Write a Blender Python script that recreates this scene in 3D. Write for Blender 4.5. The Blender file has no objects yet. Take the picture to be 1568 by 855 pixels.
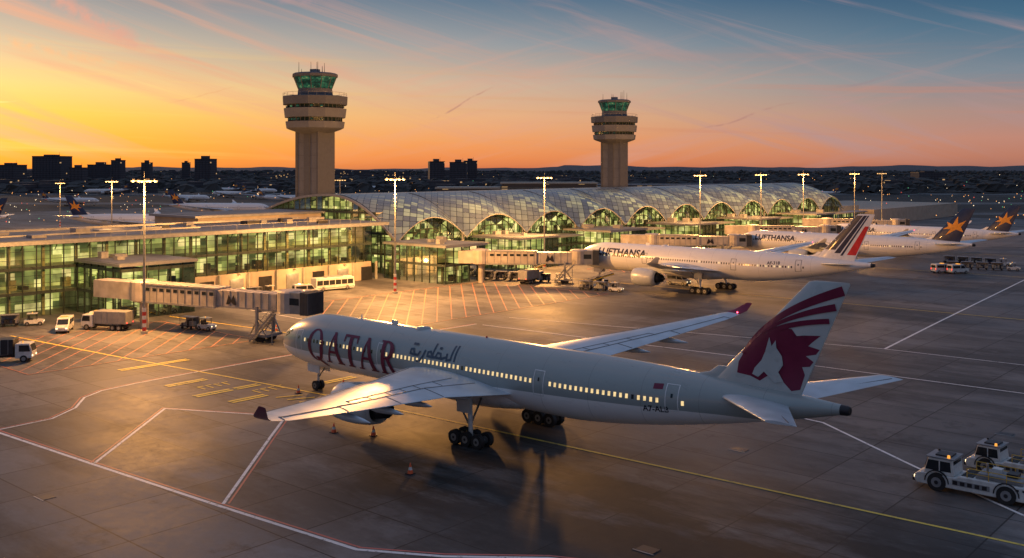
import bpy,bmesh,math,random
from mathutils import Vector,Matrix
R=random.Random(11)
D=bpy.data
scene=bpy.context.scene
sin,cos,pi,sqrt=math.sin,math.cos,math.pi,math.sqrt
def E(x,y): # distance right of and ahead of the camera -> site grid
    return (178.4+.755*x-.656*y, -155+.656*x+.755*y)

# ------------------------------------------------------------ mesh builder
class MB:
    def __init__(s): s.v=[];s.f=[];s.m=[];s.sm=[];s.mats=[]
    def add(s,vs,fs,mat,smooth=False):
        if mat not in s.mats: s.mats.append(mat)
        k=s.mats.index(mat);n=len(s.v)
        s.v.extend([tuple(p) for p in vs])
        for f in fs:
            s.f.append([i+n for i in f]);s.m.append(k);s.sm.append(smooth)
    def box(s,x0,x1,y0,y1,z0,z1,mat):
        s.add([(x0,y0,z0),(x1,y0,z0),(x1,y1,z0),(x0,y1,z0),(x0,y0,z1),(x1,y0,z1),(x1,y1,z1),(x0,y1,z1)],
          [(0,3,2,1),(4,5,6,7),(0,1,5,4),(1,2,6,5),(2,3,7,6),(3,0,4,7)],mat)
    def beam(s,p0,p1,w,h,mat):
        p0=Vector(p0);p1=Vector(p1);d=(p1-p0)
        if d.length<1e-6:return
        d.normalize();up=Vector((0,0,1)) if abs(d.z)<.95 else Vector((1,0,0))
        a=d.cross(up).normalized();b=a.cross(d).normalized()
        a*=w/2;b*=h/2
        vs=[p+x for p in (p0,p1) for x in (-a-b,a-b,a+b,-a+b)]
        s.add(vs,[(0,3,2,1),(4,5,6,7),(0,1,5,4),(1,2,6,5),(2,3,7,6),(3,0,4,7)],mat)
    def cyl(s,p0,p1,r0,r1,n,mat,smooth=True,caps=True):
        p0=Vector(p0);p1=Vector(p1);d=(p1-p0).normalized()
        up=Vector((0,0,1)) if abs(d.z)<.95 else Vector((1,0,0))
        a=d.cross(up).normalized();b=a.cross(d).normalized()
        vs=[];
        for p,r in((p0,r0),(p1,r1)):
            for i in range(n):
                t=2*pi*i/n;vs.append(p+a*(r*cos(t))+b*(r*sin(t)))
        s.add(vs,[(i,(i+1)%n,n+(i+1)%n,n+i) for i in range(n)],mat,smooth)
        if caps:
            s.add(vs[:n],[tuple(range(n))[::-1]],mat);s.add(vs[n:],[tuple(range(n))],mat)
    def lathe(s,c,prof,n,mat,axis='z',smooth=False,rot=0):
        vs=[]
        for r,h in prof:
            for i in range(n):
                t=2*pi*i/n+rot
                if axis=='z': vs.append((c[0]+r*cos(t),c[1]+r*sin(t),c[2]+h))
                else: vs.append((c[0]+h,c[1]+r*cos(t),c[2]+r*sin(t)))
        fs=[]
        for j in range(len(prof)-1):
            for i in range(n):
                fs.append((j*n+i,j*n+(i+1)%n,(j+1)*n+(i+1)%n,(j+1)*n+i))
        s.add(vs,fs,mat,smooth)
    def extr(s,prof,y0,y1,mat): # prof (x,z) polygon extruded along y
        n=len(prof)
        vs=[(x,y0,z) for x,z in prof]+[(x,y1,z) for x,z in prof]
        fs=[(i,(i+1)%n,n+(i+1)%n,n+i) for i in range(n)]+[tuple(range(n))[::-1],tuple(range(n,2*n))]
        s.add(vs,fs,mat)
    def obj(s,name,parent=None,loc=(0,0,0),rot=0,bevel=0):
        me=D.meshes.new(name);me.from_pydata(s.v,[],s.f)
        for m in s.mats: me.materials.append(m)
        me.polygons.foreach_set('material_index',s.m)
        me.polygons.foreach_set('use_smooth',s.sm)
        me.update()
        bm=bmesh.new();bm.from_mesh(me);bmesh.ops.recalc_face_normals(bm,faces=bm.faces);bm.to_mesh(me);bm.free()
        o=D.objects.new(name,me);scene.collection.objects.link(o)
        o.location=loc;o.rotation_euler=(0,0,rot)
        if parent:o.parent=parent
        if bevel:
            b=o.modifiers.new('bevel','BEVEL');b.width=bevel;b.segments=2;b.limit_method='ANGLE';b.angle_limit=.6
        return o
def empty(name,loc=(0,0,0),rot=0,sc=1):
    o=D.objects.new(name,None);scene.collection.objects.link(o)
    o.location=loc;o.rotation_euler=(0,0,rot);o.scale=(sc,sc,sc);return o

# ------------------------------------------------------------ materials
def nn(nt,t,**k):
    n=nt.nodes.new(t)
    for a,b in k.items(): setattr(n,a,b)
    return n
def setin(nt,n,i,v):
    if v is None:return
    if hasattr(v,'links') or isinstance(v,bpy.types.NodeSocket): nt.links.new(v,n.inputs[i])
    else: n.inputs[i].default_value=v
def M(nt,op,a,b=None,c=None,clamp=False):
    n=nn(nt,'ShaderNodeMath',operation=op,use_clamp=clamp)
    setin(nt,n,0,a);setin(nt,n,1,b);setin(nt,n,2,c)
    return n.outputs[0]
def mixc(nt,f,a,b,bt='MIX'):
    n=nn(nt,'ShaderNodeMix',data_type='RGBA',blend_type=bt)
    setin(nt,n,0,f);setin(nt,n,6,a);setin(nt,n,7,b)
    return n.outputs[2]
def ramp(nt,f,stops):
    n=nn(nt,'ShaderNodeValToRGB');e=n.color_ramp.elements
    while len(e)>1:e.remove(e[-1])
    e[0].position=stops[0][0];e[0].color=(*stops[0][1],1)
    for p,c in stops[1:]:
        x=e.new(p);x.color=(*c,1)
    nt.links.new(f,n.inputs[0]);return n.outputs[0]
def c4(c): return (c[0],c[1],c[2],1)
def newmat(name):
    m=D.materials.new(name);m.use_nodes=True;nt=m.node_tree
    b=nt.nodes['Principled BSDF'];return m,nt,b
def objc(nt):
    t=nn(nt,'ShaderNodeTexCoord');s=nn(nt,'ShaderNodeSeparateXYZ')
    nt.links.new(t.outputs['Object'],s.inputs[0]);return t.outputs['Object'],s.outputs
def noise(nt,vec,scale,detail=4,rough=.55,sc=None):
    if sc:
        mp=nn(nt,'ShaderNodeMapping');mp.inputs['Scale'].default_value=sc
        nt.links.new(vec,mp.inputs[0]);vec=mp.outputs[0]
    n=nn(nt,'ShaderNodeTexNoise');n.inputs['Scale'].default_value=scale
    n.inputs['Detail'].default_value=detail;n.inputs['Roughness'].default_value=rough
    nt.links.new(vec,n.inputs['Vector']);return n.outputs['Fac']
def nosample(m):
    try: m.cycles.emission_sampling='NONE'
    except Exception: pass
    return m
def pmat(name,col,rough=.5,metal=0,var=.2,scale=1.2,coat=0,emit=None,es=0):
    m,nt,b=newmat(name);o,s=objc(nt)
    f=noise(nt,o,scale,3)
    lo=tuple(x*(1-var) for x in col);hi=tuple(min(1,x*(1+var)) for x in col)
    nt.links.new(ramp(nt,f,[(.3,lo),(.7,hi)]),b.inputs['Base Color'])
    nt.links.new(M(nt,'MULTIPLY_ADD',f,.25,rough-.12,clamp=True),b.inputs['Roughness'])
    b.inputs['Metallic'].default_value=metal
    if coat:b.inputs['Coat Weight'].default_value=coat
    if emit:
        b.inputs['Emission Color'].default_value=c4(emit);b.inputs['Emission Strength'].default_value=es
    return m
def emat(name,col,s,var=.0,scale=3):
    m,nt,b=newmat(name);o,ss=objc(nt)
    b.inputs['Base Color'].default_value=(.05,.05,.05,1)
    b.inputs['Emission Color'].default_value=c4(col)
    if var:
        f=noise(nt,o,scale,2)
        nt.links.new(M(nt,'MULTIPLY_ADD',f,s*var*2,s*(1-var)),b.inputs['Emission Strength'])
    else:b.inputs['Emission Strength'].default_value=s
    return nosample(m)
def grey(nt,v):
    cc=nn(nt,'ShaderNodeCombineXYZ');[nt.links.new(v,cc.inputs[i]) for i in range(3)];return cc.outputs[0]

def apron_mat():
    m,nt,b=newmat('apron_concrete');o,s=objc(nt);x,y=s[0],s[1]
    S=7.5
    def line(c,w):
        f=M(nt,'FRACT',M(nt,'DIVIDE',c,S));return M(nt,'LESS_THAN',f,w/S)
    j=M(nt,'MAXIMUM',line(x,.13),line(y,.13))
    cb=nn(nt,'ShaderNodeCombineXYZ')
    nt.links.new(M(nt,'FLOOR',M(nt,'DIVIDE',x,S)),cb.inputs[0]);nt.links.new(M(nt,'FLOOR',M(nt,'DIVIDE',y,S)),cb.inputs[1])
    wn=nn(nt,'ShaderNodeTexWhiteNoise',noise_dimensions='2D');nt.links.new(cb.outputs[0],wn.inputs['Vector'])
    n1=noise(nt,o,.03,5,.62);n2=noise(nt,o,.9,6,.75);n3=noise(nt,o,.05,7,.72,sc=(.4,1.3,1))
    n4=noise(nt,o,.15,7,.75)
    base=ramp(nt,n1,[(.3,(.088,.088,.090)),(.5,(.135,.132,.132)),(.7,(.185,.18,.178))])
    g=M(nt,'MULTIPLY_ADD',n2,.9,.55);g=M(nt,'MULTIPLY',g,M(nt,'MULTIPLY_ADD',wn.outputs[0],.34,.82))
    c=mixc(nt,1.0,base,grey(nt,g),'MULTIPLY')
    st=ramp(nt,n3,[(.46,(0,0,0)),(.58,(1,1,1))])
    c=mixc(nt,M(nt,'MULTIPLY',st,.70),c,(.030,.029,.030,1))
    st2=ramp(nt,n4,[(.55,(0,0,0)),(.64,(1,1,1))])
    c=mixc(nt,M(nt,'MULTIPLY',st2,.6),c,(.030,.028,.028,1))
    st3=ramp(nt,n4,[(.30,(1,1,1)),(.42,(0,0,0))])
    c=mixc(nt,M(nt,'MULTIPLY',st3,.35),c,(.25,.24,.23,1))
    # engine soot and rubber beside the stand lead-in
    d=M(nt,'ABSOLUTE',M(nt,'ADD',y,92));w=M(nt,'SUBTRACT',1.3,M(nt,'DIVIDE',d,18),clamp=True)
    w=M(nt,'MULTIPLY',w,ramp(nt,noise(nt,o,.085,6,.72,sc=(.55,1.5,1)),[(.40,(0,0,0)),(.53,(1,1,1))]))
    w=M(nt,'MULTIPLY',w,M(nt,'DIVIDE',M(nt,'SUBTRACT',x,96),20,clamp=True))
    c=mixc(nt,M(nt,'MULTIPLY',w,.9),c,(.010,.010,.0105,1))
    c=mixc(nt,M(nt,'MULTIPLY',j,.85),c,(.015,.014,.014,1))
    nt.links.new(c,b.inputs['Base Color'])
    nt.links.new(M(nt,'ADD',M(nt,'MULTIPLY_ADD',n1,.5,.28),M(nt,'MULTIPLY',n2,.2),clamp=True),b.inputs['Roughness'])
    b.inputs['Specular IOR Level'].default_value=.28
    bp=nn(nt,'ShaderNodeBump');bp.inputs['Strength'].default_value=.3;bp.inputs['Distance'].default_value=.03
    nt.links.new(n2,bp.inputs['Height']);nt.links.new(bp.outputs[0],b.inputs['Normal'])
    return m
def paint_mat(name,col,t0=.34,t1=.46):
    m,nt,b=newmat(name);o,s=objc(nt)
    f=noise(nt,o,1.3,7,.78)
    nt.links.new(ramp(nt,f,[(t0,(.12,.11,.105)),(t1,col)]),b.inputs['Base Color'])
    b.inputs['Roughness'].default_value=.6;return m
def grass_mat():
    m,nt,b=newmat('airfield_grass');o,s=objc(nt)
    f=noise(nt,o,.004,5,.6);f2=noise(nt,o,.05,4,.6)
    c=ramp(nt,f,[(.35,(.025,.028,.026)),(.5,(.05,.048,.044)),(.62,(.085,.08,.077))])
    c=mixc(nt,.4,c,ramp(nt,f2,[(.3,(.02,.022,.02)),(.7,(.08,.075,.07))]))
    nt.links.new(c,b.inputs['Base Color']);b.inputs['Roughness'].default_value=.85
    b.inputs['Specular IOR Level'].default_value=.2;return m
def glass_mat(name,tint=(.86,.92,.70),refl=.08):
    m=D.materials.new(name);m.use_nodes=True;nt=m.node_tree;nt.nodes.clear()
    out=nn(nt,'ShaderNodeOutputMaterial');tr=nn(nt,'ShaderNodeBsdfTransparent');gl=nn(nt,'ShaderNodeBsdfGlossy')
    o,s=objc(nt)
    cb=nn(nt,'ShaderNodeCombineXYZ')
    nt.links.new(M(nt,'FLOOR',M(nt,'DIVIDE',M(nt,'ADD',s[0],s[1]),2.4)),cb.inputs[0]);nt.links.new(M(nt,'FLOOR',M(nt,'DIVIDE',s[2],1.43)),cb.inputs[1])
    wn=nn(nt,'ShaderNodeTexWhiteNoise',noise_dimensions='2D');nt.links.new(cb.outputs[0],wn.inputs['Vector'])
    nt.links.new(ramp(nt,wn.outputs[0],[(0,tuple(x*.42 for x in tint)),(.35,tuple(x*.85 for x in tint)),(1,tint)]),tr.inputs[0])
    gl.inputs['Color'].default_value=(.78,.93,.92,1);gl.inputs['Roughness'].default_value=.06
    fr=nn(nt,'ShaderNodeFresnel');fr.inputs[0].default_value=1.45
    mx=nn(nt,'ShaderNodeMixShader');nt.links.new(M(nt,'MULTIPLY_ADD',fr.outputs[0],.8,refl,clamp=True),mx.inputs[0])
    nt.links.new(tr.outputs[0],mx.inputs[1]);nt.links.new(gl.outputs[0],mx.inputs[2]);nt.links.new(mx.outputs[0],out.inputs[0]);return m
def interior_mat(name,strength):
    m,nt,b=newmat(name);o,s=objc(nt);x,y,z=s[0],s[1],s[2]
    cb=nn(nt,'ShaderNodeCombineXYZ')
    u=M(nt,'ADD',x,y)
    nt.links.new(M(nt,'FLOOR',M(nt,'DIVIDE',u,1.7)),cb.inputs[0]);nt.links.new(M(nt,'FLOOR',M(nt,'DIVIDE',z,1.43)),cb.inputs[1])
    wn=nn(nt,'ShaderNodeTexWhiteNoise',noise_dimensions='2D');nt.links.new(cb.outputs[0],wn.inputs['Vector'])
    n=noise(nt,o,.10,4,.65)
    c=ramp(nt,wn.outputs[0],[(0,(.16,.20,.08)),(.35,(.46,.50,.15)),(.65,(.80,.74,.24)),(.88,(1,.86,.38)),(1,(1,.72,.34))])
    nt.links.new(c,b.inputs['Emission Color']);b.inputs['Base Color'].default_value=(.2,.22,.15,1)
    g=ramp(nt,n,[(.34,(.12,.12,.12)),(.58,(1,1,1))])
    nt.links.new(M(nt,'MULTIPLY',M(nt,'MULTIPLY',g,strength),M(nt,'MULTIPLY_ADD',wn.outputs[0],1.1,.2)),b.inputs['Emission Strength'])
    return nosample(m)
def roofshell_mat():
    m,nt,b=newmat('hall_roof_panels');o,s=objc(nt);x,y=s[0],s[1]
    def ln(c,S,w): return M(nt,'LESS_THAN',M(nt,'FRACT',M(nt,'DIVIDE',c,S)),w)
    d=M(nt,'MAXIMUM',ln(M(nt,'ADD',x,y),2.4,.09),ln(M(nt,'SUBTRACT',x,y),2.4,.09))
    cb=nn(nt,'ShaderNodeCombineXYZ')
    nt.links.new(M(nt,'FLOOR',M(nt,'DIVIDE',M(nt,'ADD',x,y),2.4)),cb.inputs[0]);nt.links.new(M(nt,'FLOOR',M(nt,'DIVIDE',M(nt,'SUBTRACT',x,y),2.4)),cb.inputs[1])
    wn=nn(nt,'ShaderNodeTexWhiteNoise',noise_dimensions='2D');nt.links.new(cb.outputs[0],wn.inputs['Vector'])
    n=noise(nt,o,.09,3,.6)
    c=ramp(nt,M(nt,'MULTIPLY_ADD',wn.outputs[0],.30,M(nt,'MULTIPLY',n,.6)),[(.2,(.16,.20,.21)),(.5,(.24,.29,.30)),(.8,(.34,.39,.39))])
    c=mixc(nt,d,c,(.06,.07,.075,1))
    nt.links.new(c,b.inputs['Base Color']);b.inputs['Metallic'].default_value=.6
    nt.links.new(M(nt,'MULTIPLY_ADD',wn.outputs[0],.12,.24),b.inputs['Roughness'])
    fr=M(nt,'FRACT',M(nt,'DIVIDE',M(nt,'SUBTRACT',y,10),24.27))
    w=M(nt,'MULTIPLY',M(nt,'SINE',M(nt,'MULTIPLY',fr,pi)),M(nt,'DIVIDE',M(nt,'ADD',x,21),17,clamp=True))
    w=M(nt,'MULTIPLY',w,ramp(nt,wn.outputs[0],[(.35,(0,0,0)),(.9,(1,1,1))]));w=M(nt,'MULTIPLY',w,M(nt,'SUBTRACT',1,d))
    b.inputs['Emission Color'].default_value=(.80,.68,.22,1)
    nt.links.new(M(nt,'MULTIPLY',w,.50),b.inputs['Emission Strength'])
    return nosample(m)
def city_mat(name,col,cell=(3.5,3.2),dens=.9,s=1.6):
    m,nt,b=newmat(name);o,ss=objc(nt);x,y,z=ss[0],ss[1],ss[2]
    cb=nn(nt,'ShaderNodeCombineXYZ')
    nt.links.new(M(nt,'FLOOR',M(nt,'DIVIDE',M(nt,'ADD',x,M(nt,'MULTIPLY',y,1.31)),cell[0])),cb.inputs[0]);nt.links.new(M(nt,'FLOOR',M(nt,'DIVIDE',z,cell[1])),cb.inputs[1])
    wn=nn(nt,'ShaderNodeTexWhiteNoise',noise_dimensions='2D');nt.links.new(cb.outputs[0],wn.inputs['Vector'])
    fz=M(nt,'FRACT',M(nt,'DIVIDE',z,cell[1]));band=M(nt,'GREATER_THAN',fz,.45)
    nt.links.new(mixc(nt,M(nt,'MULTIPLY',band,.6),c4(col),c4(tuple(x*.4 for x in col))),b.inputs['Base Color'])
    b.inputs['Emission Color'].default_value=(1,.6,.25,1)
    nt.links.new(M(nt,'MULTIPLY',M(nt,'MULTIPLY',M(nt,'GREATER_THAN',wn.outputs[0],dens),band),s),b.inputs['Emission Strength'])
    b.inputs['Roughness'].default_value=.7;return nosample(m)
def towglass():
    m,nt,b=newmat('tower_glass');o,s=objc(nt)
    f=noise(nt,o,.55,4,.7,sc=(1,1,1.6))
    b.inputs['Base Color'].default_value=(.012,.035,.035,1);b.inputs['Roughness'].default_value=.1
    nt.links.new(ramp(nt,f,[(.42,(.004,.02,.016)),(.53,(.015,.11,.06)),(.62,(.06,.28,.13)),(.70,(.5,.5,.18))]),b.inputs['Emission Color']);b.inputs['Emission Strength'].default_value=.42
    return nosample(m)

m_apron=apron_mat();m_grass=grass_mat()
m_white_l=paint_mat('white_marking',(.82,.80,.78));m_red_l=paint_mat('red_marking',(.60,.15,.12));m_yel_l=paint_mat('yellow_marking',(.78,.58,.08))
m_pink_l=paint_mat('red_hatch_marking',(.52,.20,.11),.38,.54)
m_glass=glass_mat('green_glass');m_int=interior_mat('lit_interior',1.2);m_inth=interior_mat('hall_interior',1.4)
m_mull=pmat('dark_mullion',(.035,.045,.042),.4,.5);m_span=pmat('spandrel',(.045,.06,.055),.3,.2)
m_slab=pmat('floor_slab',(.30,.30,.26),.6);m_beige=pmat('beige_wall',(.38,.32,.25),.75,var=.15,scale=.4)
m_roof=pmat('roof_membrane',(.12,.13,.145),.55,.1,var=.4,scale=.15);m_fascia=pmat('metal_fascia',(.27,.28,.30),.4,.5,var=.1)
m_shell=roofshell_mat()
m_ceil=emat('ceiling_strip',(1,.86,.5),4)
m_conc=pmat('tower_concrete',(.155,.16,.175),.8,var=.14,scale=.25);m_concd=pmat('tower_concrete_dark',(.10,.105,.12),.75,var=.12)
m_towg=towglass()
m_towin=pmat('tower_window_band',(.02,.035,.03),.12,.2)
m_steel=pmat('galvanised_steel',(.30,.30,.30),.45,.7);m_dark=pmat('dark_metal',(.03,.03,.035),.45,.4)
m_rub=pmat('rubber',(.015,.015,.016),.7);m_redp=pmat('red_paint',(.5,.04,.03),.4);m_whitep=pmat('white_paint',(.60,.60,.58),.35,var=.18,coat=.3,scale=2)
m_yelp=pmat('yellow_paint',(.6,.38,.04),.4);m_lamp=emat('sodium_lamp',(1,.56,.20),2.2)
m_win=pmat('vehicle_glass',(.02,.025,.03),.08);m_grey=pmat('grey_paint',(.22,.22,.23),.45)
m_bridge=pmat('bridge_panel',(.42,.38,.34),.45,.3,var=.22,scale=.6);m_hood=pmat('bridge_hood',(.06,.065,.075),.6)
m_orange=pmat('cone_orange',(.8,.12,.03),.5)

# ------------------------------------------------------------ ground
g=MB();g.add([(-9000,-6000,-.06),(9000,-6000,-.06),(9000,12000,-.06),(-9000,12000,-.06)],[(0,1,2,3)],m_grass);g.obj('ground')
g=MB();g.add([(-430,-420,0),(520,-420,0),(520,400,0),(-430,400,0)],[(0,1,2,3)],m_apron);g.obj('apron')
def strip(mb,pts,w,mat,z=.006):
    for i in range(len(pts)-1):
        p=Vector((*pts[i],0));q=Vector((*pts[i+1],0));d=(q-p).normalized();n=Vector((-d.y,d.x,0))*w/2
        z2=z+.0015*(i%2);e=d*w*.3
        mb.add([(p-n-e)+Vector((0,0,z2)),(q-n+e)+Vector((0,0,z2)),(q+n+e)+Vector((0,0,z2)),(p+n-e)+Vector((0,0,z2))],[(0,1,2,3)],mat)
def off(pts,k):
    out=[]
    for i,p in enumerate(pts):
        a=Vector(pts[max(0,i-1)]);b=Vector(pts[min(len(pts)-1,i+1)]);d=(b-a).normalized()
        out.append((p[0]-d.y*k,p[1]+d.x*k))
    return out
mk=MB()
def dbl(pts,w=.34,z=.006):
    strip(mk,pts,w,m_white_l,z);strip(mk,off(pts,.42),w*.6,m_red_l,z)
L1=[(-60,-118),(40,-115.5),(76,-113.9),(92.7,-112.9),(110.9,-111.7),(125.7,-110.5),(131,-107.5),(136.5,-103.1),(160,-92)]
dbl(L1)
dbl([(92.7,-112.5),(79.1,-98),(91.8,-91.5),(92.2,-91.3)],.28,.010)
dbl([(91.8,-91.5),(97.1,-97.1),(110.7,-111.2)],.28,.014)
dbl([(74.7,-113.3),(74.3,-108),(71.5,-104.2),(67.5,-101.3),(65.6,-98.3),(64.9,-94),(64.5,-89),(64,-75),(64,-45),(64.5,-33)],.28,.018)
strip(mk,[(18,-89),(45,-86.8),(72,-84),(90,-82.3),(108,-81.5),(250,-77)],.32,m_yel_l,.022)
strip(mk,[(66,-33),(123,-29.6),(147,-29.2),(300,-29)],.3,m_white_l,.026)
strip(mk,[(124.6,-11.4),(122,20),(116,97),(112,200)],.38,m_white_l,.026)
strip(mk,[(100,-52),(135.4,-57.1),(147.8,-66.3),(162,-76)],.3,m_white_l,.030)
strip(mk,[(64,-24),(124,-11.4),(300,-8)],.25,m_white_l,.026)
strip(mk,[(18,-62),(60,-58),(110,-56)],.25,m_yel_l,.034);strip(mk,[(20,-48),(64,-50),(100,-52)],.25,m_white_l,.034)
for bb in (32,105,166): strip(mk,[(30,bb),(150,bb),(260,bb-8)],.3,m_yel_l,.022)
for a_,b0,b1 in((55.7,-91,-81.5),(68.8,-92,-87),(76.2,-92.7,-88.2),(81.6,-91.6,-87.2),(76.2,-87.4,-84.4),(87,-78.5,-75),(81.5,-78.5,-74)):
    for k in range(2): strip(mk,[(a_+k*.75,b0),(a_+k*.75,b1)],.5,m_yel_l,.038)
for a_,b0 in((72.5,-90),(79,-86.8)): # stand designator lettering
    for k in range(4):
        strip(mk,[(a_,b0+k*1.1),(a_+1.6,b0+k*1.1)],.22,m_yel_l,.046);strip(mk,[(a_,b0+k*1.1),(a_,b0+.7+k*1.1)],.22,m_yel_l,.050)
for k in range(6): strip(mk,[(84+k*1.9,-87+k*.2),(85.2+k*1.9,-84.4+k*.2)],.35,m_yel_l,.042)
strip(mk,[(158,-44),(161,-42)],.8,m_yel_l,.038);strip(mk,[(159,-45),(162,-43)],.3,m_yel_l,.038)
def hatch(a0,a1,b0,b1,sp,w=.2):
    s=b0
    while s<b1+(a1-a0):
        t0=max(0,s-b1);t1=min(a1-a0,s-b0)
        if t1-t0>1: strip(mk,[(a0+t0,s-t0),(a0+t1,s-t1)],w,m_pink_l,.008)
        s+=sp
    strip(mk,[(a0,b0),(a1,b0)],w,m_pink_l,.046);strip(mk,[(a1,b0),(a1,b1)],w,m_pink_l,.050);strip(mk,[(a1,b1),(a0,b1)],w,m_pink_l,.046);strip(mk,[(a0,b1),(a0,b0)],w,m_pink_l,.050)
hatch(23,58,-44,14,3.6);hatch(22,50,-100,-66,3.6);hatch(24,60,52,92,4);hatch(24,60,118,150,4)
mk.obj('apron_markings')
pt=MB()
for a_,b_ in((133,-72),(140,-98),(118,-60),(150,-50),(98,-120),(70,-120),(160,-20),(110,0)):
    pt.box(a_,a_+1.4,b_,b_+1,.002,.03,m_dark)
    pt.box(a_-.15,a_+1.55,b_-.15,b_-.02,.002,.025,m_steel)
pt.obj('drain_cover')
tw=MB()
for i,(x0,x1,y0,y1) in enumerate(((-900,1200,560,585),(-900,1500,720,760),(-1200,1700,980,1030))):
    p=[E(x0,y0),E(x1,y0),E(x1,y1),E(x0,y1)]
    tw.add([(q[0],q[1],-.02+.002*i) for q in p],[(0,1,2,3)],m_apron)
tw.obj('runway')

# ------------------------------------------------------------ facade
def facade(mb,O,t,n,Lg,z0,z1,depth=7,fl=4.3,mat_int=None,ztop=None,mx=2.4,slabs=True,rows=1.43):
    O=Vector((*O,0));t=Vector((*t,0));n=Vector((*n,0));mi=mat_int or m_int
    def P(s,d,z): return O+t*s+n*d+Vector((0,0,z))
    zt=ztop or (lambda s:z1)
    N=max(1,int(round(Lg/mx)));ds=Lg/N
    def bx(s0,s1,d0,d1,a,b,mat):
        vs=[P(s,d,z) for z in(a,b) for s,d in((s0,d0),(s1,d0),(s1,d1),(s0,d1))]
        mb.add(vs,[(0,3,2,1),(4,5,6,7),(0,1,5,4),(1,2,6,5),(2,3,7,6),(3,0,4,7)],mat)
    for i in range(N):
        s0,s1=i*ds,(i+1)*ds
        mb.add([P(s0,0,z0),P(s1,0,z0),P(s1,0,zt(s1)),P(s0,0,zt(s0))],[(0,1,2,3)],m_glass)
        bx(s0-.07,s0+.07,-.06,.16,z0,zt(s0),m_mull)
        if R.random()<.6:
            h=R.uniform(.6,2.2);k=R.randrange(0,max(1,int((z1-z0)/fl)));zz=z0+k*fl+.35
            if zz+h<zt(s0): bx(s0+.3,s0+.3+R.uniform(.4,1.6),-R.uniform(1.2,3),-1,zz,zz+h,m_dark if R.random()<.6 else m_slab)
    zz=z0+rows
    while zz<z1-.2:
        for i in range(N):
            if zt((i+.5)*ds)>zz+.1 and zt(i*ds)>zz-.6: bx(i*ds,(i+1)*ds,-.03,.09,zz-.035,zz+.035,m_mull)
        zz+=rows
    k=1;
    while z0+k*fl<z1+.5 and slabs:
        zf=z0+k*fl
        segs=int(Lg/6)+1
        for j in range(segs):
            s0=j*Lg/segs;s1=(j+1)*Lg/segs
            if zt((s0+s1)/2)>zf+.3 or not ztop:
                bx(s0,s1,-depth,-.1,zf-.35,zf,m_slab)
                bx(s0,s1,.03,.12,zf-.45,zf+.1,m_span)
                for dd in(1.6,3.9):
                    if R.random()<.75: bx(s0+1,s1-1.2,-dd-.12,-dd+.12,zf-.42,zf-.36,m_ceil)
                bx(s0+.2,s0+.7,-1.6,-1.1,zf-fl,zf-.36,m_slab)
        k+=1
    for i in range(N):
        s0,s1=i*ds,(i+1)*ds
        mb.add([P(s0,-depth,z0),P(s1,-depth,z0),P(s1,-depth,zt(s1)),P(s0,-depth,zt(s0))],[(0,1,2,3)],mi)

T=empty('airport_terminal')
w=MB()
facade(w,(0,-260),(0,1),(1,0),190,0,12.6)
facade(w,(0,-70),(0,1),(1,0),70,4.3,12.6)
w.box(-.6,-.05,-56,0,0,4.28,m_beige)
w.box(-24,-7.1,-260,4,0,12.6,m_slab)
w.box(-24.5,1.6,-260,4.2,12.62,13.3,m_fascia);w.box(-24.2,1.2,-259,4.0,13.302,13.4,m_roof)
for b0 in range(-52,-2,7):
    w.box(-.04,.06,b0,b0+3.2,0,3.1,m_dark if b0%2 else m_fascia)
    w.box(-.04,.5,b0+4.2,b0+4.5,0,4.2,m_slab)
for b0 in range(-254,0,6): w.beam((1.0,b0,12.6),(.1,b0,11.6),.12,.12,m_mull)
w.obj('wing_building',T)
blk=MB()
def block(a0,a1,b0,b1,z):
    facade(blk,(a1,b0),(0,1),(1,0),b1-b0,0,z-.5,depth=5)
    facade(blk,(a0+.1,b0),(1,0),(0,-1),a1-a0-.1,0,z-.5,depth=5)
    blk.box(a0-.2,a1+.5,b0-.5,b1+.5,z-.48,z,m_fascia);blk.box(a0,a1+.1,b0-.1,b1+.1,z+.002,z+.1,m_roof)
    blk.box(a0,a1,b1,b1+.2,0,z-.5,m_span)
    for i in range(3):
        x=R.uniform(a0+1,a1-4);y=R.uniform(b0+1,b1-4);blk.box(x,x+R.uniform(1,3),y,y+R.uniform(1,2.5),z+.1,z+R.uniform(.6,1.5),m_grey)
block(.3,16,-70,-56,9.6);block(.3,20.5,4,17,8.6)
block(-3.5,13,38,54,8.2);block(-3.5,13,78,96,8.2);block(-3.5,13,122,138,8.2);block(-3.5,13,168,184,8.2);block(-3.5,13,215,232,8.2)
blk.obj('glass_pier_block',T)
p=MB()
for b0,b1 in((17.3,37.4),(54.6,77.4),(96.6,121.4),(138.6,167.4),(184.6,214.4),(232.6,290)):
    facade(p,(3,b0),(0,1),(1,0),b1-b0,0,6.4,depth=5.5)
    p.box(-3.9,4,b0,b1,6.42,6.9,m_fascia)
p.box(-60,-4,277.5,300,0,9,m_slab);p.box(-60,3,300.2,420,0,7,m_beige)
p.obj('podium',T)
def front(b):
    fr=((b-10)/24.27)%1
    return 9.6+5.0*(max(0,sin(pi*fr))**.85)
def hz(a,b):
    q0=(a+55)/51
    if q0<.55: return 19.3-4.8*((.55-q0)/.55)**2
    q=min(1.08,(q0-.55)/.45);return 19.3-(19.3-front(b))*q**2.1
h=MB()
na,nb=34,264
a_s=[-55+i*(53.2/na) for i in range(na+1)];b_s=[9+j*(268.5/nb) for j in range(nb+1)]
vs=[(a,b,hz(a,b)) for b in b_s for a in a_s]
fs=[(j*(na+1)+i,j*(na+1)+i+1,(j+1)*(na+1)+i+1,(j+1)*(na+1)+i) for j in range(nb) for i in range(na)]
h.add(vs,fs,m_shell,True)
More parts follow.
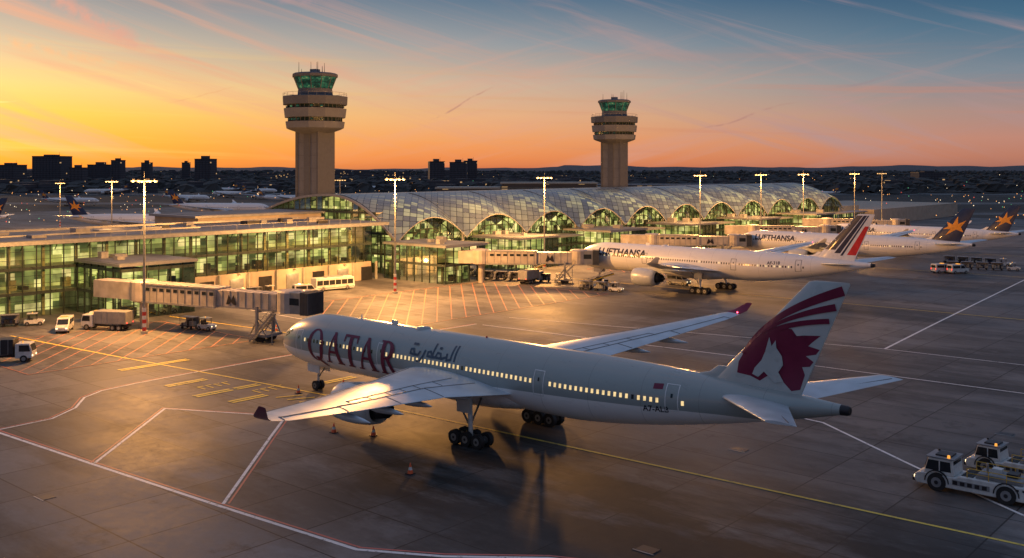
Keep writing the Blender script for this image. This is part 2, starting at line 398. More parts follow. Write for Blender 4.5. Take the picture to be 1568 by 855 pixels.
for j in range(nb):
    a=a_s[-1];b0,b1=b_s[j],b_s[j+1];h.beam((a,b0,hz(a,b0)-.12),(a,b1,hz(a,b1)-.12),.16,.24,m_fascia)
for i in range(na):
    h.beam((a_s[i],9,hz(a_s[i],9)-.2),(a_s[i+1],9,hz(a_s[i+1],9)-.2),.4,.6,m_fascia)
for k in range(12):
    b=10+24.27*k
    for i in range(20,na): h.beam((a_s[i],b,hz(a_s[i],b)+.05),(a_s[i+1],b,hz(a_s[i+1],b)+.05),.25,.15,m_mull)
h.obj('hall_roof',T)
hg=MB()
facade(hg,(-4,10),(0,1),(1,0),267,6.95,16.2,depth=9,mat_int=m_inth,ztop=lambda s:hz(-4,10+s)-.25,slabs=False,rows=1.8)
for k in range(11):
    b0=10+24.27*k
    hg.cyl((-3.2,b0,0),(-3.2,b0,9.3),.4,.4,10,m_fascia)
    for rr in(.5,.75):
        pts=[(-3.75,b0+12.13-12*rr*cos(pi*i/14),7+ (7.6*rr)*sin(pi*i/14)) for i in range(15)]
        for i in range(14): hg.beam(pts[i],pts[i+1],.14,.22,m_mull)
    for i in range(6):
        s=b0+2+i*4;e_=min(s+3.5,b0+24)
        hg.beam((-3.7,s,7.2),(-3.7,e_,hz(-4,e_)-.6),.1,.12,m_mull)
facade(hg,(-55,10),(1,0),(0,-1),50.9,0,19.3,depth=9,mat_int=m_inth,ztop=lambda s:hz(-55+s,10)-.25,fl=5,rows=1.8)
hg.box(-55.4,-55.05,10,277,0,14.3,m_fascia)
hg.obj('hall_glazing',T)
rt=MB()
rt.box(-44,-25,-30,5,0,14.6,m_beige);rt.box(-45,-24.6,-31,6,14.6,15.1,m_fascia);rt.box(-43,-26,-29,4,15.11,15.2,m_roof)
for i in range(34):
    a=R.uniform(-21,-3);b=R.uniform(-150,-2);rt.box(a,a+R.uniform(.8,3),b,b+R.uniform(1,4.5),13.4,13.4+R.uniform(.4,1.2),R.choice([m_grey,m_fascia,m_dark]))
rt.beam((-21,-150,13.9),(-21,-5,13.9),.5,.4,m_steel);rt.beam((-8,-120,13.7),(-8,-40,13.7),.3,.3,m_steel)
for b in range(-76,4,3): rt.cyl((.9,b,13.4),(.9,b,14.4),.03,.03,5,m_steel)
rt.beam((.9,-76,14.4),(.9,3,14.4),.05,.05,m_steel)
rt.obj('rooftop_plant',T)

# ------------------------------------------------------------ control towers
def tower(loc):
    e=empty('control_tower',(*loc,0),math.radians(10))
    m=MB();n=12
    m.box(-4.4,4.4,-3.6,3.6,0,38.6,m_conc)
    for x in(-4.7,4.0):
        m.box(x,x+.7,-3.9,3.9,0,38.4,m_concd)
    for y in(-3.85,3.62): m.box(-1.2,1.2,y,y+.23,0,38.4,m_concd)
    for z in range(6,38,4):
        m.box(-4.45,4.45,-3.66,3.66,z,z+.12,m_concd)
    m.lathe((0,0,0),[(4.2,36.8),(8.3,38.2),(9.1,38.6),(9.4,40.6),(8.7,40.65)],n,m_conc)
    m.lathe((0,0,0),[(8.4,40.65),(8.5,41.9)],n,m_towin)
    m.lathe((0,0,0),[(8.5,41.85),(9.6,41.9),(9.95,44.7),(8.7,44.75)],n,m_conc)
    m.lathe((0,0,0),[(8.7,44.7),(8.8,45.9)],n,m_towin)
    m.lathe((0,0,0),[(8.8,45.85),(10.15,45.9),(10.3,48.4),(9.6,48.6),(6.0,48.8),(5.6,48.9),(5.4,51.0),(5.3,51.0)],n,m_concd)
    m.lathe((0,0,0),[(5.3,51.0),(6.7,54.6)],n,m_towg)
    m.lathe((0,0,0),[(6.75,54.6),(7.2,54.7),(7.2,55.5),(6.4,55.9),(.1,56.1)],n,m_concd)
    m.lathe((0,0,0),[(5.2,51.05),(.1,51.1)],n,m_dark)
    for i in range(n):
        t=2*pi*i/n
        m.beam((5.33*cos(t),5.33*sin(t),51),(6.75*cos(t),6.75*sin(t),54.6),.2,.2,m_concd)
        for r,z0,z1 in((8.52,40.65,41.9),(8.82,44.7,45.9)):
            for k in range(3):
                tt=t+2*pi/n*k/3;kk=cos(pi/n)/cos((tt-t)-pi/n);m.beam((r*kk*cos(tt),r*kk*sin(tt),z0),(r*kk*cos(tt),r*kk*sin(tt),z1),.18,.18,m_concd)
                if R.random()<.16:
                    r2=r+.05;t3=tt+pi/n/3;k3=cos(pi/n)/cos((t3-t)-pi/n);c_=Vector((r2*k3*cos(t3),r2*k3*sin(t3),(z0+z1)/2));m.box(c_.x-.3,c_.x+.3,c_.y-.3,c_.y+.3,c_.z-.3,c_.z+.25,m_towg)
        for k in range(2): m.cyl((9.9*cos(t+k*pi/n),9.9*sin(t+k*pi/n),48.5),(9.9*cos(t+k*pi/n),9.9*sin(t+k*pi/n),49.6),.04,.04,5,m_steel)
        m.beam((9.9*cos(t),9.9*sin(t),49.6),(9.9*cos(t+2*pi/n),9.9*sin(t+2*pi/n),49.6),.08,.08,m_steel)
    for i in range(9):
        t=i*2.4;r=R.uniform(1,5.5);m.cyl((r*cos(t),r*sin(t),56),(r*cos(t),r*sin(t),56+R.uniform(1.2,4.2)),.1,.05,5,m_dark)
    m.box(-1,1.2,-1.3,1,56,57.2,m_grey)
    for i in range(5):
        t=i*1.25+.4;m.box(4.6*cos(t)-.5,4.6*cos(t)+.5,4.6*sin(t)-.5,4.6*sin(t)+.5,51.1,52.0,m_slab)
    m.obj('tower_body',e)
tower((-75,42));tower((-75,205))

# ------------------------------------------------------------ flood light masts
LC=(1,.45,.115)
def mast(a,b,z=24,power=45000,stripe=True):
    e=empty('floodlight_mast',(a,b,0));m=MB()
    m.cyl((0,0,0),(0,0,z),.24,.11,10,m_steel);m.cyl((0,0,0),(0,0,.5),.6,.55,10,m_slab)
    if stripe:
        for k in range(6): m.cyl((0,0,.5+k*.6),(0,0,1.1+k*.6),.31,.31,10,m_redp if k%2==0 else m_whitep)
    m.beam((-1.9*.755,-1.9*.656,z-.3),(1.9*.755,1.9*.656,z-.3),.12,.12,m_steel);m.beam((-.8,.9,z-.3),(.8,-.9,z-.3),.12,.12,m_steel)
    for k in range(-2,3):
        if k==0: continue
        x,y=k*.9*.755,k*.9*.656
        m.box(x-.22,x+.22,y-.22,y+.22,z-.2,z+.02,m_dark)
        m.lathe((x,y,z-.28),[(.02,-.22),(.24,-.12),(.34,.06)],8,m_lamp)
    for s in(-1,1):
        m.box(s*.7-.22,s*.7+.22,-s*.8-.22,-s*.8+.22,z-.2,z+.02,m_dark);m.lathe((s*.7,-s*.8,z-.28),[(.02,-.22),(.24,-.12),(.34,.06)],8,m_lamp)
    m.cyl((0,0,z-.1),(0,0,z+1.2),.03,.02,5,m_steel)
    m.obj('mast',e)
    if power:
        l=D.lights.new('mast_lamp','POINT');l.energy=power;l.color=LC;l.shadow_soft_size=2.0
        o=D.objects.new('mast_lamp',l);scene.collection.objects.link(o);o.parent=e;o.location=(0,0,z-2.8)
mast(32,-74.5,24.3,90000);mast(24.2,-14.5,24,150000);mast(14.6,46.3,23.8,125000)
for b_ in(125,166.5,200.6): mast(14.6,b_,24,75000)
mast(14.6,249,24,60000);mast(14.6,279,24,0)
mast(*E(-129,322),22,70000);mast(*E(-62,360),22,0);mast(*E(-190,420),20,45000)
for b_ in(-50,-36,-22,-8):
    e=empty('wall_lamp',(.3,b_,3.9));m=MB();m.box(-.3,.15,-.25,.25,-.05,.12,m_dark);m.lathe((0,0,-.06),[(.01,-.12),(.16,-.03),(.2,.02)],8,m_lamp);m.obj('fitting',e)
    l=D.lights.new('wall_lamp_light','POINT');l.energy=500;l.color=(1,.5,.16);l.shadow_soft_size=.2;o=D.objects.new('wall_lamp_light',l);scene.collection.objects.link(o);o.parent=e;o.location=(1.6,0,-.5)

# ------------------------------------------------------------ aircraft
def fr(x):
    if x<9: r=3.1*(1-(1-max(x,0)/9)**2)**.62;zc=6-.9*(1-x/9)**2
    elif x<44: r=3.1;zc=6
    else:
        q=min(1,(x-44)/25.5);r=3.1*(1-.87*q**1.6);zc=9.1-1.05*q*q-r
    return r,zc
def fus(x,th,o=0,side=1):
    r,zc=fr(x);return Vector((x,-side*cos(th)*(r+o),zc+sin(th)*(r+o)))
FR0,FR1,FT0,FT1,FZ0,FZ1=58.4,66.3,66.9,70.2,8.3,17.2
def naca(c,t): 
    c=min(1,max(0,c));return 5*t*(.2969*sqrt(c)-.126*c-.3516*c*c+.2843*c**3-.1036*c**4)
def finy(x,z):
    q=(z-FZ0)/(FZ1-FZ0);le=FR0+(FT0-FR0)*q;te=FR1+(FT1-FR1)*q;ch=te-le
    return naca((x-le)/ch,.09)*ch
def airfoil(n,t,cam=.015):
    up=[];lo=[]
    for i in range(n+1):
        c=.5*(1-cos(pi*i/n));y=naca(c,t);cm=cam*4*c*(1-c);up.append((c,cm+y));lo.append((c,cm-y))
    return up[::-1]+lo[1:-1]
def loft(mb,secs,mat,vertical=False,n=12):
    rings=[]
    for (x,y,z,ch,t) in secs:
        ring=[]
        for c,h_ in airfoil(n,t,0 if vertical else .015):
            ring.append((x+c*ch,y+h_*ch,z) if vertical else (x+c*ch,y,z+h_*ch))
        rings.append(ring)
    k=len(rings[0]);vs=[p for r in rings for p in r]
    fs=[(j*k+i,j*k+(i+1)%k,(j+1)*k+(i+1)%k,(j+1)*k+i) for j in range(len(rings)-1) for i in range(k)]
    mb.add(vs,fs,mat,True);mb.add(rings[-1],[tuple(range(k))],mat)
WS=[(21.8,0,4.6,17.5,.13),(23.7,3,4.75,15,.13),(27.9,10.5,5.6,9.7,.115),(34.3,22,7.0,5.9,.10),(39.4,31,8.3,3.3,.10),(41.2,33,8.75,2.1,.10)]
def wing_pt(y,c,o=.02):
    for i in range(len(WS)-1):
        a,b=WS[i],WS[i+1]
        if a[1]<=y<=b[1]:
            q=(y-a[1])/(b[1]-a[1]);L=[a[k]+(b[k]-a[k])*q for k in range(5)];break
    return Vector((L[0]+c*L[3],y,L[2]+(naca(c,L[4])+.06*c*(1-c))*L[3]+o))
def decal_bm(bm,mapf,mat,name,parent,step=.35):
    bmesh.ops.triangulate(bm,faces=bm.faces[:])
    xs=[v.co.x for v in bm.verts];ys=[v.co.y for v in bm.verts]
    for ax,vals in((0,xs),(1,ys)):
        lo,hi=min(vals),max(vals);k=lo+step
        while k<hi:
            no=(1,0,0) if ax==0 else (0,1,0);co=(k,0,0) if ax==0 else (0,k,0)
            bmesh.ops.bisect_plane(bm,geom=bm.verts[:]+bm.edges[:]+bm.faces[:],plane_co=co,plane_no=no);k+=step
    for v in bm.verts: v.co=mapf(v.co.x,v.co.y,.012+v.co.z)
    me=D.meshes.new(name);bm.to_mesh(me);bm.free();me.materials.append(mat)
    for p_ in me.polygons:p_.use_smooth=True
    o=D.objects.new(name,me);scene.collection.objects.link(o);o.parent=parent;return o
def decal(polys,mapf,mat,name,parent,step=.35):
    bm=bmesh.new()
    for k,pl in enumerate(polys):
        bm.faces.new([bm.verts.new((x,y,.002*k)) for x,y in pl])
    return decal_bm(bm,mapf,mat,name,parent,step)
def stroke(pts,w):
    out=[]
    for i in range(len(pts)-1):
        a=Vector(pts[i]);b=Vector(pts[i+1]);d=(b-a).normalized();n=Vector((-d.y,d.x))*w/2;e=d*w*.35
        out.append([tuple(a-n-e),tuple(b-n+e),tuple(b+n+e),tuple(a+n-e)])
    return out
def text_decal(body,x0,h0,size,xs,mapf,mat,name,parent,bold=.02):
    c=D.curves.new(name,'FONT');c.body=body;c.size=size;c.offset=bold*size;c.resolution_u=3
    o=D.objects.new(name,c);scene.collection.objects.link(o);bpy.context.view_layer.update()
    me=D.meshes.new_from_object(o.evaluated_get(bpy.context.evaluated_depsgraph_get()))
    D.objects.remove(o)
    bm=bmesh.new();bm.from_mesh(me)
    for v in bm.verts:v.co=Vector((x0+v.co.x*xs,h0+v.co.y,0))
    decal_bm(bm,mapf,mat,name,parent,.3)
def fmap(x,h_,o):
    r,zc=fr(x);return fus(x,h_/r,o)
def finmap(x,z,o): return Vector((x,-(finy(x,z)+o),z))
def finmap2(x,z,o): return Vector((x,(finy(x,z)+o),z))
def body_mat(name,up,low):
    m,nt,b=newmat(name);o,s=objc(nt);x,z=s[0],s[2]
    mr=nn(nt,'ShaderNodeMapRange');mr.inputs[1].default_value=36;mr.inputs[2].default_value=60;mr.inputs[3].default_value=5.15;mr.inputs[4].default_value=6.05
    nt.links.new(x,mr.inputs[0])
    f=M(nt,'GREATER_THAN',z,mr.outputs[0])
    n=noise(nt,o,.7,5,.65,sc=(.4,1,1.5));k=M(nt,'MULTIPLY_ADD',n,.2,.9)
    pj=M(nt,'LESS_THAN',M(nt,'FRACT',M(nt,'DIVIDE',x,5.3)),.007)
    c=mixc(nt,f,c4(low),c4(up))
    c=mixc(nt,1.0,c,grey(nt,k),'MULTIPLY');c=mixc(nt,M(nt,'MULTIPLY',pj,.45),c,(.08,.08,.08,1))
    nt.links.new(c,b.inputs['Base Color']);nt.links.new(M(nt,'MULTIPLY_ADD',n,.2,.2),b.inputs['Roughness'])
    b.inputs['Coat Weight'].default_value=.4;b.inputs['Coat Roughness'].default_value=.12
    return m
m_fusA=body_mat('fuselage_grey_white',(.33,.365,.355),(.90,.88,.86));m_fusB=body_mat('fuselage_white',(.76,.75,.73),(.72,.71,.69))
m_wing=pmat('wing_skin',(.55,.61,.66),.36,.2,var=.12,scale=.5);m_line=pmat('panel_gap',(.12,.13,.14),.5)
m_cowl=pmat('nacelle_paint',(.50,.52,.52),.3,.1,var=.08,coat=.3);m_lip=pmat('polished_lip',(.6,.6,.6),.2,.9)
m_finG=pmat('fin_grey',(.46,.49,.48),.3,0,var=.08,scale=.4,coat=.3);m_burg=pmat('burgundy',(.17,.006,.04),.35,var=.1)
m_navy=pmat('navy_paint',(.010,.018,.06),.35,coat=.3);m_gold=pmat('orange_emblem',(.85,.32,.03),.4);m_red=pmat('red_stripe',(.62,.03,.03),.35)
m_wht=pmat('fin_white',(.76,.75,.74),.3,var=.06,coat=.3);m_letter=pmat('dark_lettering',(.015,.015,.03),.4);m_arab=pmat('slate_lettering',(.05,.08,.12),.4)
m_cab=emat('cabin_window_lit',(1,.72,.34),.95,.6,1.7);m_cabo=pmat('cabin_window_dark',(.03,.035,.04),.1)
m_nav=emat('red_nav_light',(1,.06,.12),12)
def aircraft(loc,livery,sc=1,rot=0):
    e=empty('airliner',(*loc,0),rot,sc)
    m=MB();mf=m_fusA if livery=='A' else m_fusB
    xs=[9*(i/16)**2 for i in range(17)]+[9+35*i/14 for i in range(1,15)]+[44+25.5*i/22 for i in range(1,23)]
    n=44;vs=[];
    for x in xs:
        for i in range(n): 
            p=fus(x,2*pi*i/n);vs.append(p)
    m.add(vs,[(j*n+i,j*n+(i+1)%n,(j+1)*n+(i+1)%n,(j+1)*n+i) for j in range(len(xs)-1) for i in range(n)],mf,True)
    m.lathe((69.5,0,fr(69.5)[1]),[(.41,0),(.38,.5),(.30,.7),(.01,.6)],20,m_dark,'x',True)
    vs=[];ng=18
    for j in range(ng+1):
        q=j/ng;x=22+20*q;r=max(.02,(sin(pi*q))**.55)
        for i in range(24):
            t=2*pi*i/24;vs.append((x,3.35*r*cos(t),4.05+1.65*r*sin(t)))
    m.add(vs,[(j*24+i,j*24+(i+1)%24,(j+1)*24+(i+1)%24,(j+1)*24+i) for j in range(ng) for i in range(24)],m_wht,True)
    m.cyl((14,0,9.05),(14,0,9.6),.12,.05,6,m_wht);m.box(19,20,-.04,.04,9,9.5,m_wht);m.lathe((24,0,9.0),[(.9,0),(.7,.2),(.02,.3)],14,mf,'z',True)
    m.lathe((33,0,9.05),[(.12,0),(.1,.15),(.01,.22)],8,m_redp)
    m.obj('fuselage',e)
    wg=MB()
    for s in(-1,1):
        loft(wg,[(x,y*s,z,c,t) for x,y,z,c,t in WS],m_wing)
        tipm=m_burg if livery=='A' else m_wht
        loft(wg,[(41.2,33*s,8.75,2.1,.10),(42.2,33.7*s,9.15,1.7,.09),(43.5,34.2*s,10.0,.8,.08)],tipm)
        if s>0: wg.lathe((42.9,33.2*s,8.9),[(.02,-.12),(.12,0),(.02,.12)],6,m_nav)
        def ln(y0,y1,c0,c1,wd=.09,k=10,mt=None):
            pts=[]
            for i in range(k+1):
                q=i/k;y=y0+(y1-y0)*q;p=wing_pt(y,c0+(c1-c0)*q);pts.append(Vector((p.x,p.y*s,p.z)))
            for i in range(k): wg.beam(pts[i],pts[i+1],wd,.02,mt or m_line)
        ln(4,32,.12,.14,.10,24);ln(4,10.4,.76,.72,.12);ln(10.6,24,.72,.72,.12);ln(24,31.5,.74,.74,.12);ln(5,22,.60,.60,.09,14)
        for y in(10.5,24,31.5,17): ln(y,y+.02,.72,.98,.1,3)
        for y in(8,11,13.5,16,19,22): ln(y,y+.02,.60,.72,.07,2)
        for y in(7,12.5,17,21.5,26,29.5): ln(y,y+.02,.01,.13,.07,2)
        for y in(7.6,13.4,18.2,23.2):
            p=wing_pt(y,.70,0);L=[(.02,-1.8),(.22,-1.2),(.34,-.2),(.32,.8),(.18,2.1),(.02,2.9)]
            wg.lathe((p.x+.3,s*y,p.z-.85),[(r,h_*1.05) for r,h_ in L],10,m_wing,'x',True)
        loft(wg,[(58.8,0*s,7.4,6.6,.1),(60.0,1.4*s,7.5,5.9,.1),(68.2,10.0*s,8.5,2.4,.09)],m_wing)
        wg.beam((64.6,2.2*s,7.75),(69.8,9.6*s,8.56),.08,.02,m_line)
        ex,ey,ez=22.9,10.2*s,3.15
        wg.lathe((ex,ey,ez),[(1.45,.35),(1.50,.1),(1.60,0),(1.72,.12)],28,m_lip,'x',True)
        wg.lathe((ex,ey,ez),[(1.72,.12),(1.86,.7),(1.93,1.8),(1.90,3.2),(1.72,4.6),(1.42,5.7),(1.36,5.7),(1.3,4.2)],28,m_cowl,'x',True)
        wg.lathe((ex,ey,ez),[(1.45,.35),(1.42,1.6)],28,m_grey,'x',True)
        wg.lathe((ex,ey,ez),[(.02,.7),(.2,1.0),(.38,1.5),(1.42,1.6)],24,m_dark,'x',True)
        for i in range(20):
            t=2*pi*i/20;wg.beam((ex+1.3,ey+.35*cos(t),ez+.35*sin(t)),(ex+1.45,ey+1.4*cos(t+.15),ez+1.4*sin(t+.15)),.22,.03,m_steel)
        wg.lathe((ex,ey,ez),[(1.3,4.2),(.95,4.4),(.98,5.6),(.72,6.9),(.66,6.6),(.5,6.4),(.28,7.2),(.02,7.9)],24,m_dark,'x',True)
        wg.extr([(ex+1.2,ez+1.85),(ex+3,ez+2.15),(28.9,5.3),(33.2,5.35),(33.6,4.9),(30,4.2),(ex+5.6,ez+1.2),(ex+3.5,ez+1.7)],ey-.22,ey+.22,m_cowl)
    wg.obj('wings_and_engines',e)
    fn=MB()
    mfin={'A':m_finG,'B':m_wht,'C':m_navy}[livery]
    loft(fn,[(FR0,0,FZ0,FR1-FR0,.09),(FT0,0,FZ1,FT1-FT0,.09),(FT0+.5,0,FZ1+.12,FT1-FT0-.6,.05)],mfin,True,16)
    loft(fn,[(54.6,0,8.2,9,.02),(FR0-.2,0,9.1,6,.05),(FR0+.6,0,9.7,5,.06)],mfin if livery!='C' else m_wht,True)
    fn.obj('tail_fin',e)
    q=MB()
    def wheel(x,y,z,r,wd):
        q.cyl((x,y-wd/2,z),(x,y+wd/2,z),r,r,22,m_rub);q.cyl((x,y-wd/2-.02,z),(x,y+wd/2+.02,z),r*.52,r*.52,14,m_steel)
        q.cyl((x,y-wd/2-.04,z),(x,y+wd/2+.04,z),r*.2,r*.2,10,m_dark)
    q.cyl((6.2,0,.6),(6.4,0,3.6),.13,.18,10,m_whitep);q.beam((6.25,0,1.4),(7.8,0,3.2),.1,.1,m_steel)
    for s in(-1,1):
        wheel(6.2,.33*s,.56,.56,.36);q.box(5.2,7.4,.75*s-.03,.75*s+.03,2.2,3.4,m_wht)
        y0=5.35*s
        q.cyl((35.9,y0,.7),(35.7,y0,4.9),.2,.28,12,m_whitep);q.beam((35.8,y0,1.8),(35.4,y0-2*s,4),.14,.14,m_steel);q.beam((35.9,y0,1.6),(33.6,y0,4.6),.13,.13,m_steel)
        q.beam((34.3,y0,.68),(37.5,y0,.68),.26,.3,m_grey)
        for dx in(-1.45,0,1.45):
            q.cyl((35.9+dx,y0-.7,.68),(35.9+dx,y0+.7,.68),.1,.1,8,m_grey)
            for k in(-1,1): wheel(35.9+dx,y0+.62*k,.68,.68,.5)
        q.box(34.9,36.7,y0+.85*s-.04,y0+.85*s+.04,3.2,4.8,m_cowl)
    q.beam((6.2,-.2,2.3),(6.0,-.2,2.3),.2,.16,m_lip);q.obj('landing_gear',e)
    wn=MB()
    def rect(x,th,w_,hh,mat,side,o=.015):
        r,_=fr(x);d=hh/r/2
        wn.add([fus(x-w_/2,th-d,o,side),fus(x+w_/2,th-d,o,side),fus(x+w_/2,th+d,o,side),fus(x-w_/2,th+d,o,side)],[(0,1,2,3)],mat,True)
    for side in(1,-1):
        x=7.6
        while x<57:
            if not any(abs(x-d)<.9 for d in(6.3,20.6,42.2,55.9)):
                r,zc=fr(x);th=math.asin(min(.9,(6.45+max(0,(x-46))*.012-zc)/r))
                lit=R.random()<((.93 if x>23 else .5) if livery=='A' else .06)
                rect(x,th,.25,.38,m_cab if lit else m_cabo,side)
            x+=.58
        for xd in(6.3,20.6,42.2,55.9):
            r,zc=fr(xd);t0=(-.75)/r;t1=1.45/r;w_=.62
            for (xa,xb,ta,tb) in((xd-w_,xd-w_+.09,t0,t1),(xd+w_-.09,xd+w_,t0,t1),(xd-w_,xd+w_,t0-.03,t0),(xd-w_,xd+w_,t1,t1+.03)):
                K=6
                for k in range(K):
                    u0=ta+(tb-ta)*k/K;u1=ta+(tb-ta)*(k+1)/K
                    wn.add([fus(xa,u0,.018,side),fus(xb,u0,.018,side),fus(xb,u1,.018,side),fus(xa,u1,.018,side)],[(0,1,2,3)],m_wht if livery=='A' else m_line)
            rect(xd,.22,.2,.34,m_cabo,side,.02)
        def cq(p): wn.add([fus(x,t,.02,side) for x,t in p],[tuple(range(len(p)))],m_win)
        cq([(1.95,1.50),(2.05,.98),(2.9,1.06),(2.75,1.50)])
        cq([(2.07,.93),(2.22,.55),(3.1,.66),(2.92,1.01)])
        cq([(2.26,.51),(2.55,.30),(3.7,.42),(3.15,.62)])
        cq([(3.25,.61),(3.78,.44),(4.3,.50),(4.15,.62)])
    wn.obj('windows_and_doors',e)
    if livery=='A':
        P=[]
        def X(pl,x0,w_=2.75):
            for p_ in pl: P.append([(x0+u*w_,-1.75+v*3.6) for u,v in p_])
        def ell(cx,cy,rx,ry,ix,iy,n=24):
            out=[]
            for i in range(n):
                a=2*pi*i/n;b=2*pi*(i+1)/n
                out.append([(cx+rx*cos(a),cy+ry*sin(a)),(cx+rx*cos(b),cy+ry*sin(b)),(cx+ix*cos(b),cy+iy*sin(b)),(cx+ix*cos(a),cy+iy*sin(a))])
            return out
        A=[[(.02,0),(.13,0),(.52,.98),(.44,.98)],[(.40,1),(.55,1),(.98,0),(.74,0)],[(.22,.34),(.74,.34),(.70,.42),(.26,.42)],[(-.08,0),(.24,0),(.24,.05),(-.08,.05)],[(.64,0),(1.06,0),(1.06,.05),(.64,.05)]]
        Tt=[[(0,.92),(1,.92),(1,1),(0,1)],[(.38,0),(.62,0),(.62,.93),(.38,.93)],[(0,.76),(.06,.76),(.10,.93),(0,.93)],[(1,.76),(.94,.76),(.90,.93),(1,.93)],[(.26,0),(.74,0),(.74,.05),(.26,.05)]]
        Rr=[[(.10,0),(.32,0),(.32,1),(.10,1)],[(0,0),(.42,0),(.42,.05),(0,.05)],[(0,.95),(.4,.95),(.4,1),(0,1)],[(.40,.5),(.62,.5),(1.04,.0),(.80,.0)],[(.9,0),(1.1,0),(1.1,.05),(.86,.05)]]
        for i in range(10):
            a=-pi/2+pi*i/10;b=-pi/2+pi*(i+1)/10
            Rr.append([(.42+.50*cos(a),.73+.27*sin(a)),(.42+.50*cos(b),.73+.27*sin(b)),(.42+.24*cos(b),.73+.21*sin(b)),(.42+.24*cos(a),.73+.21*sin(a))])
        Rr+=[[(.3,.94),(.44,.94),(.44,1),(.3,1)],[(.3,.46),(.44,.46),(.44,.52),(.3,.52)]]
        Q=ell(.5,.5,.55,.53,.32,.47)+[[(.42,.12),(.62,.16),(1.12,-.22),(.9,-.20)]]
        X(Q,8.4,2.5);X(A,11.5,2.75);X(Tt,14.5,2.3);X(A,17.1,2.75);X(Rr,20.5,2.4)
        decal(P,fmap,m_burg,'airline_lettering',e,.3)
        S=[]
        for pl,w_ in(([(32.2,2.55),(32.2,.95)],.25),([(31.7,2.5),(31.6,1.0),(31.0,.9),(30.9,1.5)],.25),([(30.9,1.2),(30.3,1.0),(29.9,1.0)],.25),([(30.1,1.0),(29.9,1.45),(29.4,1.5),(29.2,1.0),(30.3,.95)],.22),
            ([(29.2,1.0),(28.6,.95),(28.3,1.0)],.25),([(28.8,2.4),(28.7,1.0)],.22),([(28.7,1.0),(28.3,1.5),(27.9,1.4),(27.9,1.0),(28.7,.95)],.22),([(27.4,1.5),(27.2,.9),(26.8,.4)],.25),
            ([(26.6,1.3),(26.4,.95),(25.8,.95)],.25),([(25.8,.95),(25.5,1.5),(25.1,1.45),(25.1,1.0),(25.8,.95)],.22),([(25.3,2.05),(25.5,2.05)],.26),([(25.7,2.05),(25.9,2.05)],.26),([(29.6,2.0),(29.8,2.0)],.26),([(26.3,.35),(26.5,.35)],.2)):
            S+=stroke([(25+(x_-25)*.88,h_) for x_,h_ in pl],w_)
        decal(S,fmap,m_arab,'airline_script',e,.3)
        text_decal('A7-ALB',53.2,-.95,.75,1,fmap,m_letter,'registration',e)
        decal([[(54.1,1.0),(55.0,1.0),(55.0,1.5),(54.1,1.5)]],fmap,m_burg,'flag',e)
        body=[(60.9,9.4),(61.0,10.3),(61.5,11.2),(62.2,12.1),(63.1,12.9),(64.3,13.5),(65.6,13.4),(66.0,12.9),(66.6,13.0),(67.9,13.1),(67.2,12.5),(66.9,12.2),(67.8,12.0),(67.5,11.6),(66.7,11.4),(67.3,11.0),(67.0,10.6),(66.4,10.5),(66.6,9.9),(66.4,9.3),(66.2,8.7),(65.5,8.5),(64.7,9.3),(64.2,9.9),(63.6,9.5),(62.9,9.0),(62.1,9.3)]
        P2=[body]
        def arc(p0,p1,p2,w0,w1,n=14):
            out=[];pr=None
            for i in range(n+1):
                t=i/n;x=(1-t)**2*p0[0]+2*t*(1-t)*p1[0]+t*t*p2[0];z=(1-t)**2*p0[1]+2*t*(1-t)*p1[1]+t*t*p2[1]
                dx=2*(1-t)*(p1[0]-p0[0])+2*t*(p2[0]-p1[0]);dz=2*(1-t)*(p1[1]-p0[1])+2*t*(p2[1]-p1[1]);l=sqrt(dx*dx+dz*dz);w=(w0+(w1-w0)*t)/2
                c=((x-dz/l*w,z+dx/l*w),(x+dz/l*w,z-dx/l*w))
                if pr: out.append([pr[0],pr[1],c[1],c[0]])
                pr=c
            return out
        P2+=arc((61.3,11.0),(63.2,14.4),(69.7,16.7),.18,.75)+arc((63.0,12.8),(65.2,14.5),(69.1,15.4),.15,.55)+arc((64.4,13.3),(66,14),(68.6,14.3),.4,.4)
        decal(P2,finmap,m_burg,'fin_emblem',e,.3);decal(P2,finmap2,m_burg,'fin_emblem_far',e,.3)
        head=[(62.3,9.5),(62.5,10.0),(63.1,10.7),(63.4,11.4),(63.75,12.6),(63.95,11.9),(64.3,12.4),(64.35,11.8),(64.8,11.2),(64.9,10.5),(64.5,9.9),(64.9,9.2),(64.2,9.0),(63.3,9.8),(62.8,9.3)]
        decal([head],lambda x,z,o:finmap(x,z,o+.09),m_finG,'fin_emblem_head',e,.3)
    if livery=='B':
        def L(q,c):
            le=FR0+(FT0-FR0)*q;te=FR1+(FT1-FR1)*q;return (le+(te-le)*c,FZ0+(FZ1-FZ0)*q)
        def st(c0,c1,d0,d1,q0=.04,q1=.98): return [L(q0,c0),L(q0,c1),L(q1,d1),L(q1,d0)]
        for mp in(finmap,finmap2):
            decal([st(.02,.34,.02,.38,.22),st(.38,.54,.42,.60,.15),st(.58,.64,.64,.72,.1)],mp,m_navy,'fin_stripes_navy',e,.4)
            decal([st(.74,.97,.80,.97,.12,.75)],mp,m_red,'fin_stripe_red',e,.4)
        text_decal('LUFTHANSA',8.0,.55,2.3,1.0,fmap,m_letter,'airline_lettering',e,.035)
        text_decal('AF-318',49.5,.6,.9,1,fmap,m_letter,'registration',e)
    if livery=='C':
        em=[(62.0,11.6),(63.4,12.4),(63.0,13.6),(64.6,12.9),(65.9,15.2),(65.9,13.1),(68.0,14.1),(66.6,12.3),(67.2,10.9),(65.4,11.6),(62.6,9.9),(64.0,11.7)]
        for mp in(finmap,finmap2): decal([em],mp,m_gold,'fin_emblem',e,.4)
        text_decal('LUFTHANSA',8.0,.55,2.3,1.0,fmap,m_letter,'airline_lettering',e,.035)
    return e
